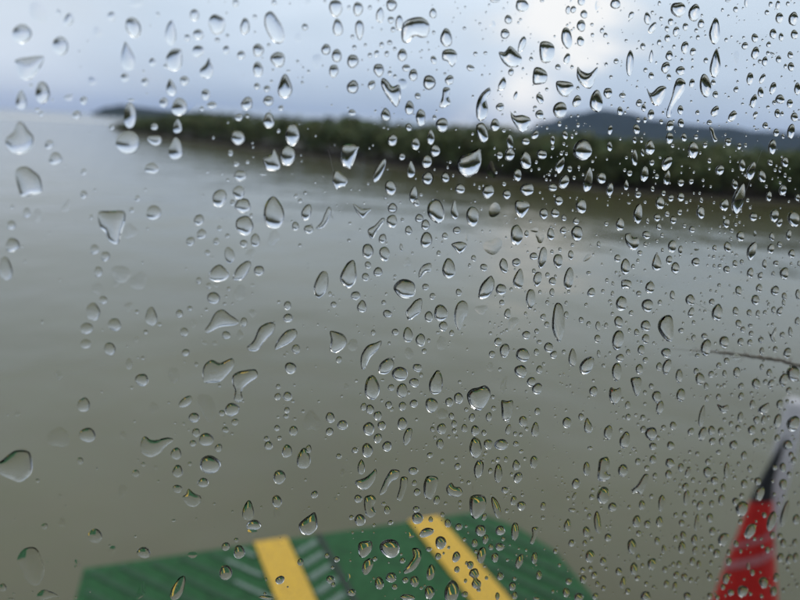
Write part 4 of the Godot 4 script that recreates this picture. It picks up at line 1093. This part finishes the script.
			[440,272,26,38],[450,325,24,34],[507,80,26,66,0,.4],[540,110,14,18],[543,207,26,34],[568,235,46,66,20],[578,135,26,36],[600,75,18,30],[568,183,18,24],[577,22,22,36],[555,55,14,18],[632,125,26,32],[640,175,32,62,15],[562,287,18,24],[602,325,34,70,30],[545,375,18,28],[563,405,12,18],[515,410,16,26],[516,447,20,34],[445,392,22,30],[416,390,14,20],[467,413,28,34],[418,415,12,16],[370,445,20,36],[395,458,18,34],[440,508,20,32],[445,450,14,20],[430,488,14,16],[364,520,16,24],[266,535,20,32],[300,545,18,36],[350,585,28,32],[393,515,12,16],[505,515,26,44,15],[492,548,18,24],
			[524,570,24,26],[572,565,38,46,25],[440,583,20,26],[470,590,18,20],[602,575,14,16],[610,490,18,26],[593,465,16,28,0,0,1],[647,585,14,16],[655,530,34,48],[695,565,24,40],[705,510,22,36],[671,400,18,28],[658,260,18,24],[687,285,30,84,15],[690,340,20,30],[618,355,14,18],[732,70,24,40],[757,97,18,24],[733,138,30,46],[775,42,20,32],[765,20,20,28],[700,70,18,24],[740,255,26,110,15,.2],[786,278,26,40],[720,345,22,26],[733,372,24,36],[722,430,26,36],[757,437,22,44,15],[780,370,18,30],[783,430,20,40],[752,475,14,20],[715,215,14,18],[698,178,12,16],[650,385,14,16],[735,185,12,14],
			[80,8,14,14],[35,325,8,10],[25,475,14,16],[175,45,10,12],[300,120,10,14],[340,45,12,14],[358,45,10,12],[390,15,16,20],[360,8,14,16],[475,8,20,18],[445,30,10,12],[485,55,10,12],[515,25,10,12],[535,85,10,12],[590,110,10,12],[610,120,14,14],[410,260,10,12],[408,355,12,14],[355,305,10,12],[475,325,10,12],[460,95,12,12],[400,130,12,12],[435,128,14,16],[500,115,12,14],[690,125,12,14],[780,170,10,12],[790,95,12,14],[795,215,10,20],[625,285,10,12],[645,355,10,12],[590,380,10,12],[480,470,10,12],[470,520,12,12],[385,525,12,14],[280,465,10,12],[245,420,10,12],[205,340,10,12],[100,575,8,10],[45,285,8,8],[770,500,12,14],[790,540,14,18],[735,560,14,18]],
	}

# Ragged drops: their outlines in the same enlarged pixels
func ragged_drops() -> Dictionary:
	return {
		Vector2(0, 0): [[668,222,690,196,724,198,728,225,726,262,705,284,676,278,665,250],[62,240,110,228,175,225,165,262,140,300,112,320,82,310,68,275],[588,552,612,544,640,546,645,566,630,582,605,576],[70,488,92,492,112,520,134,548,126,590,96,612,52,610,26,580,24,552,52,528]],
		Vector2(200, 0): [[262,58,284,44,306,66,328,104,338,146,326,172,298,170,274,140,258,98],[2,276,24,252,36,232,44,250,54,278,46,306,20,312,0,300],[730,312,750,322,770,345,798,340,802,390,786,428,760,402,738,372,724,336],[570,575,600,556,640,562,662,574,650,600,606,606,574,602]],
		Vector2(400, 0): [[5,130,14,92,46,72,90,70,118,98,112,142,90,152,58,146,30,172,10,165],[172,204,206,196,228,214,224,246,208,268,190,246,170,238],[174,352,200,354,196,388,202,414,172,432,158,424,168,388],[396,208,420,206,440,184,466,204,488,234,474,264,440,270,414,252,400,228],[356,350,362,370,346,400,352,432,344,470,322,484,306,466,306,416,324,376],[444,450,460,462,492,460,522,476,512,510,490,532,466,510,446,474],[308,500,330,492,346,514,352,552,336,572,316,556,306,528],[562,170,592,166,616,184,616,224,596,250,568,248,558,212],[536,276,560,270,588,292,584,328,556,338,532,332],[626,326,656,324,690,334,690,362,664,388,640,378,626,354],[710,268,728,284,758,292,790,268,782,310,762,354,730,342,710,312]],
		Vector2(600, 0): [[186,352,204,372,236,346,264,348,258,384,238,420,212,418,196,384],[302,326,322,312,342,330,336,364,310,400,290,432,284,466,268,470,268,440,284,396],[438,508,452,514,460,540,470,560,456,568,444,540]],
		Vector2(0, 150): [[62,85,100,65,135,85,160,110,168,165,130,178,90,185,75,160],[392,250,440,244,495,245,500,280,486,330,470,375,440,365,420,330,400,305]],
		Vector2(200, 150): [[252,34,282,18,295,-4,312,20,322,60,310,82,268,80,258,60],[570,-20,632,-16,628,10,605,70,590,72,565,50],[540,85,560,88,590,120,580,145,562,148,545,158,530,125],[612,215,632,226,650,235,685,235,668,256,650,272,628,250],[672,318,700,300,728,272,740,280,720,310,702,336,690,356,676,342],[514,228,526,240,516,276,492,312,464,314,486,286,500,252],[36,512,44,480,76,458,104,476,118,496,100,520,62,526],[132,512,150,470,186,444,204,452,196,482,172,516,146,522],[776,540,790,512,820,520,830,560,812,604,790,602,776,574]],
		Vector2(400, 150): [[320,-2,325,50,306,92,274,108,240,94,229,62,242,26,270,14,296,2],[462,206,492,202,516,214,512,240,486,272,464,250],[206,376,240,366,266,376,260,396,238,416,220,396],[100,456,124,454,122,484,100,492,80,514,74,496,84,470],[360,222,374,208,380,236,402,240,390,256,372,272,358,256]],
		Vector2(600, 150): [[100,340,118,332,132,348,154,352,156,376,142,400,124,398,104,372],[86,524,104,518,126,528,124,554,104,552,88,556]],
		Vector2(0, 300): [[565,565,580,545,610,560,670,550,695,560,672,578,655,594,640,612,605,628,575,618,562,596],[195,506,230,516,262,504,270,540,258,590,232,596,202,566]],
		Vector2(200, 300): [[20,120,40,90,60,52,90,38,120,58,155,85,140,100,80,108,30,132],[188,190,215,160,236,112,272,90,300,95,292,130,258,165,232,200,204,204],[300,196,312,160,344,124,380,116,388,140,366,168,330,188],[14,326,14,268,44,240,78,250,102,242,130,234,136,262,108,300,80,326,44,330],[130,305,150,288,182,280,222,278,230,305,196,332,168,362,170,400,150,408,136,396,140,362,130,335],[520,125,550,128,576,140,588,166,572,194,540,212,520,198,524,160],[645,270,644,225,668,184,704,170,726,164,716,195,682,230,660,274]],
		Vector2(400, 300): [[24,48,44,20,62,0,88,-4,82,46,56,70,34,80],[216,64,226,20,248,2,270,16,270,54,254,82,240,122,224,106],[618,24,638,12,654,40,658,112,642,164,624,156,608,104],[268,378,286,356,312,350,342,342,362,366,354,400,324,440,292,436,274,410],[406,402,430,404,450,402,452,432,440,474,412,480,406,440]],
		Vector2(600, 300): [[240,84,262,62,286,66,294,110,290,160,268,164,244,138,234,112],[124,314,160,310,166,340,156,378,142,380,130,350],[42,350,62,356,82,352,84,388,62,418,44,408,36,380],[468,418,490,424,512,420,512,444,488,450],[632,440,652,420,676,412,674,440,660,458,640,452],[672,124,686,138,700,112,706,124,698,150,704,168,690,166,680,146]],
		Vector2(0, 450): [[-30,50,0,46,34,18,70,0,120,10,130,70,118,102,80,128,40,115,0,95],[730,190,744,176,754,155,776,172,802,185,800,212,775,228,748,218],[68,440,90,400,126,388,152,400,168,436,178,482,164,530,135,542,106,520,84,476],[168,560,196,562,236,584,214,588,186,596,160,604,148,580],[690,548,716,512,740,506,738,548,718,590,690,600,680,580]],
		Vector2(200, 450): [[395,300,414,278,436,262,460,250,470,290,464,318,436,340,404,330],[634,376,660,364,688,368,684,404,656,430,636,420],[660,188,690,180,704,200,694,228,704,252,684,270,664,258,656,224],[622,125,660,110,686,90,704,75,706,104,682,145,655,160,630,148],[718,178,734,130,752,96,768,78,798,84,790,112,760,132,742,168]],
		Vector2(400, 450): [[98,124,112,104,150,110,146,150,126,195,100,188,94,152],[184,152,204,130,220,146,242,150,250,175,225,188,195,178],[280,192,310,178,342,190,340,240,304,276,282,254],[4,110,30,112,26,150,6,200,-12,194,-2,150],[284,480,306,474,316,498,310,514,324,530,318,556,296,552,286,536,294,516,276,500],[50,394,80,398,84,434,60,476,26,494,14,486,38,450,52,430],[528,312,552,310,546,340,534,374,520,372,530,340]],
		Vector2(600, 450): [[0,38,30,28,38,60,30,88,44,104,22,124,-8,118,-6,70],[128,160,150,142,166,116,180,96,194,102,186,140,166,176,148,170,134,176],[476,352,492,334,514,336,510,366,492,386,474,374]],
	}
